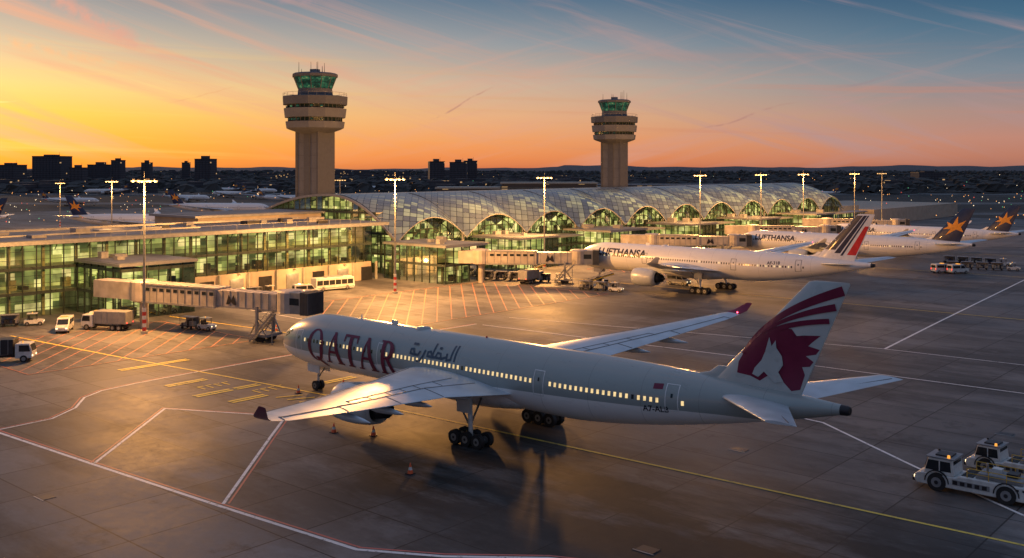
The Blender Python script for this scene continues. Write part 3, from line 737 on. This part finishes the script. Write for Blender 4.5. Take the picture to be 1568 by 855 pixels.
aircraft((78,-81.3),'A')
aircraft((36.3,32),'B')
c3=aircraft((38,105),'C',.93)
def dup(src,loc,sc,rot,letters=False):
    e=empty('airliner',(*loc,0),rot,sc)
    for ch in src.children:
        if ch.name.startswith('airline_lett') and not letters: continue
        o=D.objects.new(ch.name.split('.')[0],ch.data);scene.collection.objects.link(o);o.parent=e
    return e
dup(c3,(38,166),.86,0,True)
dup(c3,E(-117,392),.88,math.radians(41+174))
dup(c3,E(-125,520),.85,math.radians(41+168))
dup(c3,E(-262,400),.8,math.radians(41+10))
for X_,Y_,rr in((-270,900,10),(-235,1000,200),(-330,1050,40),(-205,820,150),(-180,1150,60),(250,900,20),(-420,980,80),(120,1250,30),(-285,690,215),(-150,760,230),(-230,760,200)):
    dup(c3,E(X_,Y_),.62,math.radians(rr))

# ------------------------------------------------------------ jet bridges
def bridge(p0,p1,zf=4.5,link=10,block_dir=(-1,0)):
    p0=Vector((*p0,0));p1=Vector((*p1,0));d=p1-p0;L=d.length;ang=math.atan2(d.y,d.x)
    e=empty('jet_bridge',p0,ang);m=MB();h=2.8
    m.cyl((0,0,0),(0,0,zf),.7,.7,16,m_bridge);m.lathe((0,0,0),[(.7,zf-.6),(2.2,zf-.1),(2.2,zf+h+.1),(2.0,zf+h+.3),(.02,zf+h+.5)],18,m_bridge)
    m.box(-link,-.8,-1.5,1.5,zf,zf+h,m_bridge)
    s1=L*.52
    m.box(1.2,s1,-1.7,1.7,zf-.15,zf+h,m_bridge);m.box(s1-.3,L-3,-1.4,1.4,zf+.1,zf+h-.25,m_bridge)
    x=1.6
    while x<L-3.2:
        w=1.73 if x<s1 else 1.43
        z1=zf+h if x<s1 else zf+h-.25;z0=zf-.15 if x<s1 else zf+.1
        for s in(-1,1): m.box(x-.05,x+.05,s*w-.03,s*w+.03,z0,z1,m_fascia)
        m.box(x-.05,x+.05,-w,w,z1-.01,z1+.05,m_fascia);x+=1.5
    for s in(-1,1):
        m.box(1.2,s1,s*1.74-.04,s*1.74+.04,zf-.25,zf+.05,m_grey);m.box(1.2,s1,s*1.74-.04,s*1.74+.04,zf+h-.15,zf+h+.08,m_grey)
        m.box(s1,L-3,s*1.44-.04,s*1.44+.04,zf-.02,zf+.25,m_grey)
    x=2.1
    while x<s1-1.2:
        m.box(x+.05,x+1.1,-1.72,-1.69,zf+1.7,zf+2.2,m_win);x+=1.5
    q0=s1+2
    m.extr([(q0,zf+.5),(q0+.5,zf+2.0),(q0+1.0,zf+1.2),(q0+1.5,zf+2.0),(q0+2.0,zf+.5),(q0+1.5,zf+.5),(q0+1.0,zf+.9),(q0+.5,zf+.5)],-1.50,-1.46,m_dark)
    m.lathe((L-2.2,0,0),[(.1,zf-.1),(2.1,zf-.1),(2.1,zf+h+.1),(1.8,zf+h+.35),(.1,zf+h+.5)],18,m_bridge)
    m.box(L-1.6,L+.9,-1.75,1.75,zf-.1,zf+h+.2,m_fascia)
    for k in range(6):
        m.box(L+.9+k*.25,L+1.05+k*.25,-1.9,1.9,zf-.2,zf+h+.35-.02*k,m_hood)
    m.box(L+.9,L+2.3,-1.75,1.75,zf-.1,zf+h+.15,m_hood)
    m.box(L-1.2,L+.6,-1.79,-1.76,zf+1.2,zf+2.2,m_win)
    g=L*.78
    for s in(-1,1):
        m.beam((g,s*1.9,1.0),(g,s*1.9,zf+.6),.35,.35,m_grey);m.beam((g-1.6,s*1.6,.9),(g,s*1.9,3.4),.16,.16,m_steel);m.beam((g+1.6,s*1.6,.9),(g,s*1.9,3.4),.16,.16,m_steel)
        for k in(-.35,.35): m.cyl((g+k-.0,s*1.3-.22,.55),(g+k,s*1.3+.22,.55),.55,.55,18,m_rub)
    m.beam((g,-2.1,zf-.1),(g,2.1,zf-.1),.4,.35,m_grey);m.box(g-1.7,g+1.7,-1.9,1.9,.75,1.1,m_grey);m.beam((g,-1.9,2.4),(g,1.9,2.4),.2,.2,m_grey)
    m.beam((g,-1.9,1.1),(g,1.9,3.6),.1,.1,m_steel);m.beam((g,1.9,1.1),(g,-1.9,3.6),.1,.1,m_steel)
    x0=L-3.2;x1=L-7.6
    for yy in(-3.1,-2.2): m.beam((x0,yy,zf),(x1,yy,.25),.07,.28,m_steel);m.beam((x0,yy,zf+1),(x1,yy,1.25),.05,.05,m_steel)
    for k in range(17):
        q=k/16;m.box(x0+(x1-x0)*q-.14,x0+(x1-x0)*q+.14,-3.1,-2.2,zf+(.25-zf)*q-.02,zf+(.25-zf)*q+.02,m_steel)
        if k%4==0:
            for yy in(-3.1,-2.2): m.beam((x0+(x1-x0)*q,yy,zf+(.25-zf)*q),(x0+(x1-x0)*q,yy,zf+(.25-zf)*q+1),.04,.04,m_steel)
    m.box(x0,x0+1.6,-3.2,-1.8,zf-.08,zf,m_steel)
    for q in(.1,.9):
        m.beam((x1+(x0-x1)*q,-2.65,0),(x1+(x0-x1)*q,-2.65,.2+(zf-.3)*q),.12,.12,m_steel)
    m.obj('bridge_body',e)
bridge((26.5,-71.5),(58,-63.6),4.7,10);bridge((24,12),(43.5,26.6),4.5,5)
bridge((22,86),(43,99.8),4.3,9);bridge((22,146),(43,161),4.3,9);bridge((22,205),(46,216),4.3,9)

# ------------------------------------------------------------ vehicles
def wheels(m,xs,y,r,w=.3):
    for x in xs:
        for s in(-1,1):
            m.cyl((x,s*y-w/2,r),(x,s*y+w/2,r),r,r,18,m_rub);m.cyl((x,s*y-w/2-.02,r),(x,s*y+w/2+.02,r),r*.55,r*.55,12,m_steel)
m_head=emat('vehicle_lamp',(1,.75,.4),3);m_tail=emat('tail_lamp',(1,.05,.03),3);m_beac=emat('amber_beacon',(1,.4,.05),1.2)
def van(loc,rot,name='service_van',mat=None):
    e=empty(name,(*loc,0),rot);m=MB();c=mat or m_whitep
    m.extr([(-2.6,.4),(2.6,.4),(2.65,.95),(2.45,1.15),(1.7,1.3),(1.05,2.15),(.8,2.28),(-2.45,2.3),(-2.6,2.1)],-.95,.95,c)
    m.obj('body',e,bevel=.06);k=MB()
    for s in(-1,1):
        k.extr([(.1,1.3),(1.55,1.3),(1.0,2.05),(.1,2.05)],s*.955-.01,s*.955+.01,m_win);k.extr([(-2.3,1.35),(-.1,1.35),(-.1,2.0),(-2.3,2.0)],s*.955-.01,s*.955+.01,m_win)
        k.box(2.62,2.67,s*.7-.15,s*.7+.15,.75,.92,m_head);k.box(-2.63,-2.59,s*.8-.08,s*.8+.08,.9,1.3,m_tail)
        k.box(.9,1.05,s*1.05-.1,s*1.05+.1,1.35,1.6,m_dark)
    k.add([(1.73,-.8,1.34),(1.73,.8,1.34),(1.14,.75,2.1),(1.14,-.75,2.1)],[(0,1,2,3)],m_win);k.box(-2.64,-2.6,-.7,.7,1.35,2.0,m_win)
    k.box(-.3,.3,-.5,.5,2.31,2.42,m_beac);k.box(-2.7,2.7,-.8,.8,.3,.45,m_dark)
    wheels(k,(-1.65,1.65),.85,.37,.25);k.obj('trim',e)
def bus(loc,rot):
    e=empty('apron_bus',(*loc,0),rot);m=MB();m.extr([(-4.6,.35),(4.6,.35),(4.7,1.2),(4.5,2.7),(4.3,2.85),(-4.4,2.85),(-4.6,2.6)],-1.2,1.2,m_whitep);m.obj('body',e,bevel=.1);k=MB()
    for s in(-1,1):
        for i in range(6): k.box(-4.3+i*1.45,-3.0+i*1.45,s*1.21-.01,s*1.21+.01,1.3,2.3,m_win)
        k.box(-4.6,4.6,s*1.21-.008,s*1.21+.008,.6,.75,m_grey);k.box(4.6,4.72,s*.9-.2,s*.9+.2,.7,.9,m_head)
    k.add([(4.70,-1.05,1.3),(4.70,1.05,1.3),(4.58,1.05,2.5),(4.58,-1.05,2.5)],[(0,1,2,3)],m_win);k.box(-2,2,-.8,.8,2.86,3.05,m_grey)
    wheels(k,(-2.9,2.9),1.05,.48);k.obj('trim',e)
def cart_train(loc,rot,n=3,mat=None):
    e=empty('baggage_tractor',(*loc,0),rot);m=MB();c=mat or m_grey
    m.extr([(-1.4,.35),(1.5,.35),(1.55,.9),(.6,1.05),(.5,.95),(-1.4,.95)],-.65,.65,m_whitep)
    for x,y in((-.9,-.6),(-.9,.6),(.45,-.6),(.45,.6)): m.beam((x,y,.9),(x,y,1.95),.07,.07,m_dark)
    m.box(-1.0,.6,-.68,.68,1.95,2.03,m_whitep);m.box(-.7,-.1,-.5,.5,.95,1.15,m_dark);m.box(-.75,-.62,-.5,.5,1.15,1.6,m_dark);m.cyl((-.2,0,2.03),(-.2,0,2.2),.08,.08,8,m_beac)
    for s in(-1,1): m.box(1.5,1.57,s*.45-.1,s*.45+.1,.65,.8,m_head)
    wheels(m,(-.95,1.0),.6,.34,.22)
    for k in range(n):
        x=-3.6-k*3.5
        m.box(x-1.4,x+1.4,-.75,.75,.45,.58,m_dark);m.beam((x+1.4,0,.45),(x+2.15,0,.45),.08,.08,m_dark)
        for px in(-1.35,1.35):
            for s in(-1,1): m.beam((x+px,s*.7,.55),(x+px,s*.7,1.9),.06,.06,m_steel)
        m.box(x-1.42,x+1.42,-.77,.77,1.9,1.96,c);m.box(x-1.38,x+1.38,.71,.75,.58,1.9,c)
        for j in range(6):
            bx=x-1.2+j*.42;hh=R.uniform(.3,.9);m.box(bx,bx+.36,-.6,R.uniform(0,.6),.59,.6+hh,R.choice([m_navy,m_dark,m_slab,m_grey]))
        for px in(-.95,.95):
            for s in(-1,1): m.cyl((x+px,s*.6-.08,.22),(x+px,s*.6+.08,.22),.22,.22,12,m_rub)
    m.obj('tractor_and_carts',e)
def truck(loc,rot,boxm=None,name='catering_truck'):
    e=empty(name,(*loc,0),rot);m=MB()
    m.extr([(1.9,.55),(4.0,.55),(4.05,1.4),(3.75,2.5),(1.9,2.5)],-1.1,1.1,m_whitep);m.box(-4,1.7,-1.2,1.2,1.1,3.1,boxm or m_whitep);m.obj('body',e,bevel=.07);k=MB()
    k.box(-4,3.8,-.5,.5,.6,.95,m_dark)
    for s in(-1,1):
        k.extr([(2.4,1.45),(3.85,1.45),(3.65,2.3),(2.4,2.3)],s*1.105-.01,s*1.105+.01,m_win);k.box(4.0,4.08,s*.8-.15,s*.8+.15,.8,.98,m_head);k.box(-4.05,-4,s*.9-.1,s*.9+.1,1.2,1.4,m_tail)
        for i in range(6): k.box(-3.7+i*.95,-3.64+i*.95,s*1.2-.03,s*1.2+.03,1.12,3.08,m_fascia)
        k.beam((-3,s*.9,.95),(1,s*.9,1.1),.12,.12,m_steel)
    k.add([(4.06,-.95,1.5),(4.06,.95,1.5),(3.8,.95,2.35),(3.8,-.95,2.35)],[(0,1,2,3)],m_win)
    k.cyl((2.6,0,2.5),(2.6,0,2.7),.1,.1,8,m_beac)
    wheels(k,(-2.7,-1.6,3.0),1.0,.48,.32);k.obj('chassis',e)
def belt_loader(loc,rot):
    e=empty('belt_loader',(*loc,0),rot);m=MB()
    m.box(-2.4,2.4,-.8,.8,.45,.95,m_whitep);m.box(1.2,2.2,-.8,.1,.95,1.9,m_whitep);m.box(1.3,2.22,-.82,.12,1.4,1.8,m_win)
    m.beam((-3.6,.35,1.1),(4.0,.35,2.9),.8,.22,m_yelp);m.beam((-3.6,.35,1.25),(4.0,.35,3.05),.6,.06,m_rub);m.beam((1,.35,.9),(1.6,.35,2.2),.2,.2,m_steel)
    for s in(-.1,.8): m.beam((-3.4,s,1.7),(3.8,s,3.4),.05,.05,m_steel)
    wheels(m,(-1.6,1.6),.75,.38,.26);m.obj('loader',e)
def tug(loc,rot,sc=1):
    e=empty('aircraft_tow_tractor',(*loc,0),rot,sc);m=MB()
    m.extr([(-4.2,.55),(-4.3,1.35),(-3.9,1.5),(.9,1.5),(1.1,1.3),(3.9,1.3),(4.3,1.15),(4.4,.7),(4.2,.4),(-3.9,.4)],-1.35,1.35,m_whitep)
    m.extr([(1.3,1.3),(3.7,1.3),(3.35,2.55),(1.45,2.6)],-1.15,1.15,m_whitep)
    m.extr([(-3.7,1.5),(-3.6,1.85),(-1.9,1.95),(-.4,1.95),(-.2,1.5)],-.95,.95,m_grey)
    m.obj('body',e,bevel=.07);k=MB()
    for s in(-1,1):
        k.extr([(1.55,1.6),(2.4,1.6),(2.4,2.4),(1.62,2.4)],s*1.155-.012,s*1.155+.012,m_win);k.extr([(2.5,1.6),(3.55,1.6),(3.32,2.4),(2.5,2.4)],s*1.155-.012,s*1.155+.012,m_win)
        for xw in(-2.6,2.6):
            k.cyl((xw,s*1.2-.25,.72),(xw,s*1.2+.25,.72),.72,.72,22,m_rub);k.cyl((xw,s*1.2-.28,.72),(xw,s*1.2+.28,.72),.4,.4,14,m_grey);k.cyl((xw,s*1.2-.31,.72),(xw,s*1.2+.31,.72),.16,.16,10,m_dark)
            pts=[(xw+.92*cos(t*pi/10),.72+.92*sin(t*pi/10)) for t in range(11)]
            for i in range(10): k.beam((pts[i][0],s*1.36,pts[i][1]),(pts[i+1][0],s*1.36,pts[i+1][1]),.14,.08,m_dark)
        k.box(4.36,4.43,s*1-.22,s*1+.22,.75,.95,m_head);k.box(-4.34,-4.28,s*1.05-.15,s*1.05+.15,.9,1.1,m_tail)
        k.box(-1.4,1.4,s*1.36-.02,s*1.36+.02,.75,1.15,m_grey)
        for i in range(5): k.box(-1.2+i*.55,-.85+i*.55,s*1.39-.01,s*1.39+.01,.8,1.1,m_dark)
        for xx in(-3.9,-2.6,-1.3,.3): k.cyl((xx,s*1.25,1.5),(xx,s*1.25,2.25),.03,.03,6,m_yelp)
        k.beam((-3.9,s*1.25,2.25),(.3,s*1.25,2.25),.05,.05,m_yelp);k.beam((-3.9,s*1.25,1.9),(.3,s*1.25,1.9),.04,.04,m_yelp)
        for i in range(4): k.box(-4.0+i*.5,-3.75+i*.5,s*1.365-.01,s*1.365+.01,1.2,1.35,m_dark)
    k.add([(3.74,-1,1.55),(3.74,1,1.55),(3.44,1,2.45),(3.44,-1,2.45)],[(0,1,2,3)],m_win);k.add([(1.36,-1,1.6),(1.36,1,1.6),(1.42,1,2.45),(1.42,-1,2.45)],[(0,1,2,3)],m_win)
    k.box(1.3,3.5,-1.22,1.22,2.6,2.68,m_grey);k.box(1.7,2.9,-.7,.7,2.68,2.8,m_dark);k.cyl((1.8,.9,2.68),(1.8,.9,2.9),.12,.1,10,m_beac);k.cyl((3.1,-.9,2.68),(3.1,-.9,2.84),.1,.1,10,m_dark)
    k.box(-3.2,-2.4,-.5,.5,1.95,2.2,m_dark);k.cyl((-1,.4,1.95),(-1,.4,2.7),.09,.09,8,m_steel);k.box(-1.9,-1.2,-.7,0,1.95,2.25,m_whitep)
    k.box(4.38,4.6,-1.1,1.1,.45,.7,m_dark);k.beam((4.5,0,.55),(5.0,0,.5),.18,.14,m_steel);k.box(-4.5,-4.25,-1.1,1.1,.5,.75,m_dark)
    for i in range(6): k.box(-.1,.8,-1.1+i*.38,-.9+i*.38,1.51,1.56,m_dark)
    k.obj('fittings',e)
tug((154.0,-70.4),pi,1.0);tug((155.5,-63.4),pi-.05,.92);tug((163.5,-66.5),pi+.1,.95)
van((20,-81.5),math.radians(-35));truck((23.5,-76.2),math.radians(-150),m_grey,'service_truck');van((17.5,-74.8),math.radians(-60))
cart_train((10,-82),math.radians(60),3);cart_train((8,-95),math.radians(80),3)
truck((38.5,-98.5),math.radians(50),m_dark,'cargo_truck')
bus((9.5,-19),math.radians(80));van((12,-28),math.radians(70))
cart_train((7,-33),math.radians(80),2)
belt_loader((50,21),math.radians(60));cart_train((37,24.5),math.radians(35),2);cart_train((30,22),math.radians(20),3);truck((33,19),math.radians(100),m_grey,'service_truck')
cart_train((57,18),math.radians(10),2);belt_loader((26,28),math.radians(80));van((60,38),math.radians(0))
van((96,103),math.radians(60));van((99.5,104),math.radians(60));cart_train((103,131),math.radians(0),4);cart_train((108,120),math.radians(20),4)
truck((50,96),math.radians(20));cart_train((40,84),math.radians(40),3);van((45,156),0);cart_train((14,-60),math.radians(80),2);cart_train((36,-66),math.radians(15),1)
def cone(loc):
    m=MB();m.box(-.25,.25,-.25,.25,0,.05,m_dark);m.lathe((0,0,0),[(.2,.05),(.145,.28)],14,m_orange,smooth=True);m.lathe((0,0,0),[(.145,.28),(.095,.48)],14,m_whitep,smooth=True);m.lathe((0,0,0),[(.095,.48),(.03,.75),(.005,.76)],14,m_orange,smooth=True)
    o=m.obj('traffic_cone',None,(*loc,.005));o.scale=(1.25,)*3
for c in((100.7,-92.3),(116.1,-96.5),(104.5,-90.5),(85.5,-78.6),(84,-84),(45,-59),(52,38)): cone(c)

# ------------------------------------------------------------ distance
m_bld=city_mat('city_facade',(.065,.065,.08),dens=.98,s=.5);m_bld2=city_mat('garage_facade',(.10,.095,.095),(4,3.4),.9,.5);m_tree=pmat('tree_foliage',(.042,.044,.044),.9,var=.5,scale=.05)  # tree and city base colours raised to stand in for distant haze
m_hill=pmat('hill',(.06,.07,.09),.95,var=.1,scale=.002)
def tall(x,y,w,d,h,name='high_rise'):
    e=empty(name,(*E(x,y),0),math.radians(41+R.uniform(-15,15)));m=MB()
    m.box(-w/2,w/2,-d/2,d/2,0,h,m_bld);m.box(-w/2-.4,w/2+.4,-d/2-.4,d/2+.4,h+.003,h+.8,m_dark);m.box(-w/5,w/6,-d/4,d/4,h+.8,h+R.uniform(3,5),m_bld)
    k=-w/2+2
    while k<w/2-1: m.box(k,k+.5,-d/2-.5,-d/2-.003,3,h,m_bld);m.box(k,k+.5,d/2+.003,d/2+.5,3,h,m_bld);k+=5
    m.cyl((w/4,0,h),(w/4,0,h+7),.3,.1,5,m_dark);m.obj('tower_block',e)
for px,wpx,top,Y in((80,46,237,1500),(17,36,250,1400),(155,34,250,1600),(181,17,243,1500),(225,14,247,1700),(285,12,247,1700),(315,27,241,1450),(668,23,245,1500),(702,26,246,1500),(720,20,244,1560),(120,22,254,1300),(-60,60,246,1500),(1420,40,262,1700),(1640,50,255,1800)):
    X_=(px-784)/1530*Y;w_=wpx/1530*Y;tall(X_,Y,w_,w_*.7,26+(258-top)*Y/1530-3)
e=empty('parking_garage',(*E(0,690),0),math.radians(41));m=MB()
for x0,x1,hh in((-52,62,16),(-8,58,19.5)):
    for k in range(int(hh/3.3)):
        m.box(x0,x1,-18+k*.2,18,k*3.3+2.2,k*3.3+3.3,m_slab);m.box(x0+1,x1-1,-16,16,k*3.3,k*3.3+2.19,m_bld2)
m.obj('decks',e)
e=empty('cargo_building',(*E(150,820),0),math.radians(41));m=MB();m.box(-90,90,-20,20,0,12,m_bld2);m.box(-91,91,-21,21,12,13,m_roof);m.obj('hall',e)
m=MB()
for i in range(900):
    Y_=R.uniform(1050,3600);X_=R.uniform(-.62,.62)*Y_;
    if X_/Y_>.12 and R.random()<.6: continue
    x,y=E(X_,Y_);w_=R.uniform(10,38);d=R.uniform(10,25);hh=R.uniform(4,13)+(Y_>2000)*R.uniform(0,10)*(X_<0)
    m.box(x-w_/2,x+w_/2,y-d/2,y+d/2,0,hh,m_bld)
m.obj('distant_city_blocks')
m=MB()
for i in range(5200):
    Y_=R.uniform(1000,4200);X_=R.uniform(-.64,.64)*Y_;x,y=E(X_,Y_);r=R.uniform(6,15);hh=R.uniform(6,13)+ (Y_>2500)*R.uniform(2,9)
    n=6;ph=R.random()*6
    vs=[(x+r*(.8+.4*R.random())*cos(ph+2*pi*k/n),y+r*(.8+.4*R.random())*sin(ph+2*pi*k/n),hh*R.uniform(.1,.35)) for k in range(n)]
    vs+=[(x+r*.65*cos(ph+.5+2*pi*k/n),y+r*.65*sin(ph+.5+2*pi*k/n),hh*R.uniform(.65,.95)) for k in range(n)]+[(x,y,hh)]
    m.add(vs,[(k,(k+1)%n,n+(k+1)%n,n+k) for k in range(n)]+[(n+k,n+(k+1)%n,2*n) for k in range(n)],m_tree)
m.obj('distant_tree_mass')
m=MB()
N=220;pts=[]
for i in range(N+1):
    t=-.72+1.44*i/N;d=7200
    hh=28+6*sin(i*.11+1)+4*sin(i*.27)+3*sin(i*.71)+2*R.random()
    if t>.05: hh+=10
    for (dd,z) in((d-900,0),(d,hh),(d+1200,0)):
        x,y=E(t*dd,dd);pts.append((x,y,z))
m.add(pts,[(3*i+k,3*(i+1)+k,3*(i+1)+k+1,3*i+k+1) for i in range(N) for k in range(2)],m_hill,True);m.obj('hills')
lm=[emat('distant_light_warm',(1,.42,.12),1.8),emat('distant_light_white',(1,.78,.5),1.8),emat('distant_light_green',(.2,.9,.4),.7),emat('distant_light_red',(1,.12,.06),1.5)]
m=MB()
for i in range(1100):
    Y_=460*(1/(1-R.random()*.86))**.95 if R.random()<.75 else R.uniform(900,3000);Y_=min(Y_,3800);X_=R.uniform(-.56,.56)*Y_
    x,y=E(X_,Y_)
    if -70<x<320 and -200<y<330: continue
    z=R.choice([.6,1,2,5,9]);r=.12+.00026*Y_*R.uniform(.4,1.3);mt=R.choices(lm,[6,3,1.2,.6])[0]
    m.add([(x-r,y,z),(x+r,y,z),(x,y-r,z),(x,y+r,z),(x,y,z-r),(x,y,z+r)],[(0,2,5),(2,1,5),(1,3,5),(3,0,5),(2,0,4),(1,2,4),(3,1,4),(0,3,4)],mt)
m.obj('distant_airfield_lights')

# ------------------------------------------------------------ sky, sun, camera
W=D.worlds.new('World');scene.world=W;W.use_nodes=True;nt=W.node_tree;nt.nodes.clear()
out=nn(nt,'ShaderNodeOutputWorld');bg=nn(nt,'ShaderNodeBackground')
tc=nn(nt,'ShaderNodeTexCoord');sp=nn(nt,'ShaderNodeSeparateXYZ');nt.links.new(tc.outputs['Generated'],sp.inputs[0])
x,y,z=sp.outputs
xr=M(nt,'ADD',M(nt,'MULTIPLY',x,.755),M(nt,'MULTIPLY',y,.656));yf=M(nt,'SUBTRACT',M(nt,'MULTIPLY',y,.755),M(nt,'MULTIPLY',x,.656))
az=M(nt,'ARCTAN2',xr,yf);aaz=M(nt,'ABSOLUTE',M(nt,'ADD',az,.62))
el=M(nt,'SQRT',M(nt,'MAXIMUM',z,0.0))
wp=noise(nt,tc.outputs['Generated'],2.2,2,.5);el2=M(nt,'ADD',el,M(nt,'MULTIPLY',M(nt,'SUBTRACT',wp,.5),.05))
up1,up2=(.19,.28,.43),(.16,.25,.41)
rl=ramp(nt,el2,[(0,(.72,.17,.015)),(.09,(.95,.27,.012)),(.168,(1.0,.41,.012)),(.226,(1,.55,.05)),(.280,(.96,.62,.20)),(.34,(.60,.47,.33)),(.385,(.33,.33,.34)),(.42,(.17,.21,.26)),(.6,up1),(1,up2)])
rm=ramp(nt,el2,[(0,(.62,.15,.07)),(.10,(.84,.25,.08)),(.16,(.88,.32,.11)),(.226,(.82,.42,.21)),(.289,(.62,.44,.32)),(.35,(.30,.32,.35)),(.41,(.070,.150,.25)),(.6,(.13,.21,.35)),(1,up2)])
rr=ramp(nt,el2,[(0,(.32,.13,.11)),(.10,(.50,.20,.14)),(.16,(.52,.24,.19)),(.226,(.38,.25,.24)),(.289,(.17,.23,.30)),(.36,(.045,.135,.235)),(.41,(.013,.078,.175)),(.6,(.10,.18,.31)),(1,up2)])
def mrange(v,a,b):
    n=nn(nt,'ShaderNodeMapRange',interpolation_type='SMOOTHSTEP');n.inputs[1].default_value=a;n.inputs[2].default_value=b;nt.links.new(v,n.inputs[0]);return n.outputs[0]
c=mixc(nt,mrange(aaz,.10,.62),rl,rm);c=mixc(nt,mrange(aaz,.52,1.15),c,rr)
# high cirrus, combed diagonally
cv=nn(nt,'ShaderNodeCombineXYZ')
nt.links.new(M(nt,'ADD',M(nt,'MULTIPLY',az,3.2),M(nt,'MULTIPLY',z,5)),cv.inputs[0]);nt.links.new(M(nt,'ADD',M(nt,'MULTIPLY',z,30),M(nt,'MULTIPLY',az,9)),cv.inputs[1])
cn=noise(nt,cv.outputs[0],.9,6,.62);cn.node.inputs['Distortion'].default_value=.9
big=noise(nt,tc.outputs['Generated'],3.6,2)
cm=M(nt,'MULTIPLY',M(nt,'MULTIPLY',mrange(cn,.45,.68),mrange(z,.0,.03)),mrange(big,.34,.56))
ccol=mixc(nt,mrange(aaz,.3,1.0),(.80,.34,.22,1),(.44,.28,.29,1))
c=mixc(nt,M(nt,'MULTIPLY',cm,.75),c,ccol)
cv3=nn(nt,'ShaderNodeCombineXYZ')
nt.links.new(M(nt,'MULTIPLY',az,2.5),cv3.inputs[0]);nt.links.new(M(nt,'SUBTRACT',M(nt,'MULTIPLY',z,42),M(nt,'MULTIPLY',az,11)),cv3.inputs[1])
c3n=noise(nt,cv3.outputs[0],.8,6,.6);c3n.node.inputs['Distortion'].default_value=.6
cm3=M(nt,'MULTIPLY',M(nt,'MULTIPLY',mrange(c3n,.47,.70),mrange(aaz,.35,.6)),M(nt,'SUBTRACT',1,mrange(z,.09,.15)))
c=mixc(nt,M(nt,'MULTIPLY',cm3,.6),c,mixc(nt,mrange(aaz,.5,1.1),(.78,.36,.25,1),(.45,.26,.26,1)))
cv2=nn(nt,'ShaderNodeCombineXYZ');nt.links.new(M(nt,'MULTIPLY',az,1.4),cv2.inputs[0]);nt.links.new(M(nt,'ADD',M(nt,'MULTIPLY',z,52),M(nt,'MULTIPLY',az,1.5)),cv2.inputs[1])
c2=noise(nt,cv2.outputs[0],1.3,6,.62);c=mixc(nt,M(nt,'MULTIPLY',M(nt,'MULTIPLY',mrange(c2,.5,.70),M(nt,'SUBTRACT',1,mrange(z,.06,.14))),.45),c,mixc(nt,mrange(aaz,.2,.8),(1,.66,.16,1),(.62,.22,.14,1)))
# contrails and wind-drawn streaks
wav=M(nt,'MULTIPLY',M(nt,'SUBTRACT',noise(nt,tc.outputs['Generated'],22,2),.5),.012);brk=mrange(noise(nt,tc.outputs['Generated'],50,3,.65),.32,.58)
def trail(a0,z0,a1,z1,w,col,amt):
    global c
    dx,dz=a1-a0,z1-z0;l2=dx*dx+dz*dz;l=sqrt(l2)
    pa=M(nt,'SUBTRACT',az,a0);pz=M(nt,'SUBTRACT',M(nt,'ADD',z,wav),z0)
    t=M(nt,'DIVIDE',M(nt,'ADD',M(nt,'MULTIPLY',pa,dx),M(nt,'MULTIPLY',pz,dz)),l2)
    d=M(nt,'ABSOLUTE',M(nt,'DIVIDE',M(nt,'SUBTRACT',M(nt,'MULTIPLY',pa,dz),M(nt,'MULTIPLY',pz,dx)),l))
    k=M(nt,'SUBTRACT',1,mrange(d,0,w));k=M(nt,'MULTIPLY',k,M(nt,'MULTIPLY',mrange(t,0,.3),M(nt,'SUBTRACT',1,mrange(t,.6,1))))
    k=M(nt,'MULTIPLY',k,brk)
    c=mixc(nt,M(nt,'MULTIPLY',k,amt),c,(*col,1))
trail(-.085,.045,-.012,.086,.0016,(.50,.22,.18),.75);trail(.18,.036,.285,.066,.0016,(.42,.20,.19),.7);trail(-.335,.060,-.26,.081,.0012,(.75,.35,.16),.6)
trail(-.52,.050,-.455,.062,.0012,(1,.78,.3),.8);trail(.30,.075,.42,.10,.002,(.30,.24,.27),.6)
trail(-.47,.175,-.32,.098,.013,(.72,.30,.24),.75);trail(-.54,.122,-.30,.084,.008,(.90,.42,.20),.6);trail(-.30,.172,-.16,.155,.005,(.45,.27,.30),.5)
sky=nn(nt,'ShaderNodeTexSky');sky.sky_type='NISHITA';sky.sun_disc=False;sky.sun_elevation=math.radians(5)
sky.sun_rotation=math.atan2(-.97,.245)
nis=mixc(nt,1.0,sky.outputs[0],(.010,.010,.010,1),'MULTIPLY')
c=mixc(nt,1.0,c,nis,'ADD')
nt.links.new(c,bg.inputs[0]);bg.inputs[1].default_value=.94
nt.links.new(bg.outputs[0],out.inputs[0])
L=D.lights.new('sun','SUN');L.energy=.45;L.angle=math.radians(4);L.color=(1,.55,.25)
so=D.objects.new('sun',L);scene.collection.objects.link(so)
el_=math.radians(5);d=Vector((-.97*cos(el_),.245*cos(el_),sin(el_)));so.rotation_euler=d.to_track_quat('Z','Y').to_euler()
cam=D.cameras.new('camera');co=D.objects.new('camera',cam);scene.collection.objects.link(co);scene.camera=co
co.location=(178.4,-155,26);co.rotation_euler=(pi/2,0,math.radians(40.99));cam.sensor_width=36;cam.lens=35.13;cam.shift_y=-.1081;cam.clip_start=.5;cam.clip_end=20000
scene.view_settings.view_transform='Standard';scene.view_settings.look='None';scene.view_settings.exposure=0
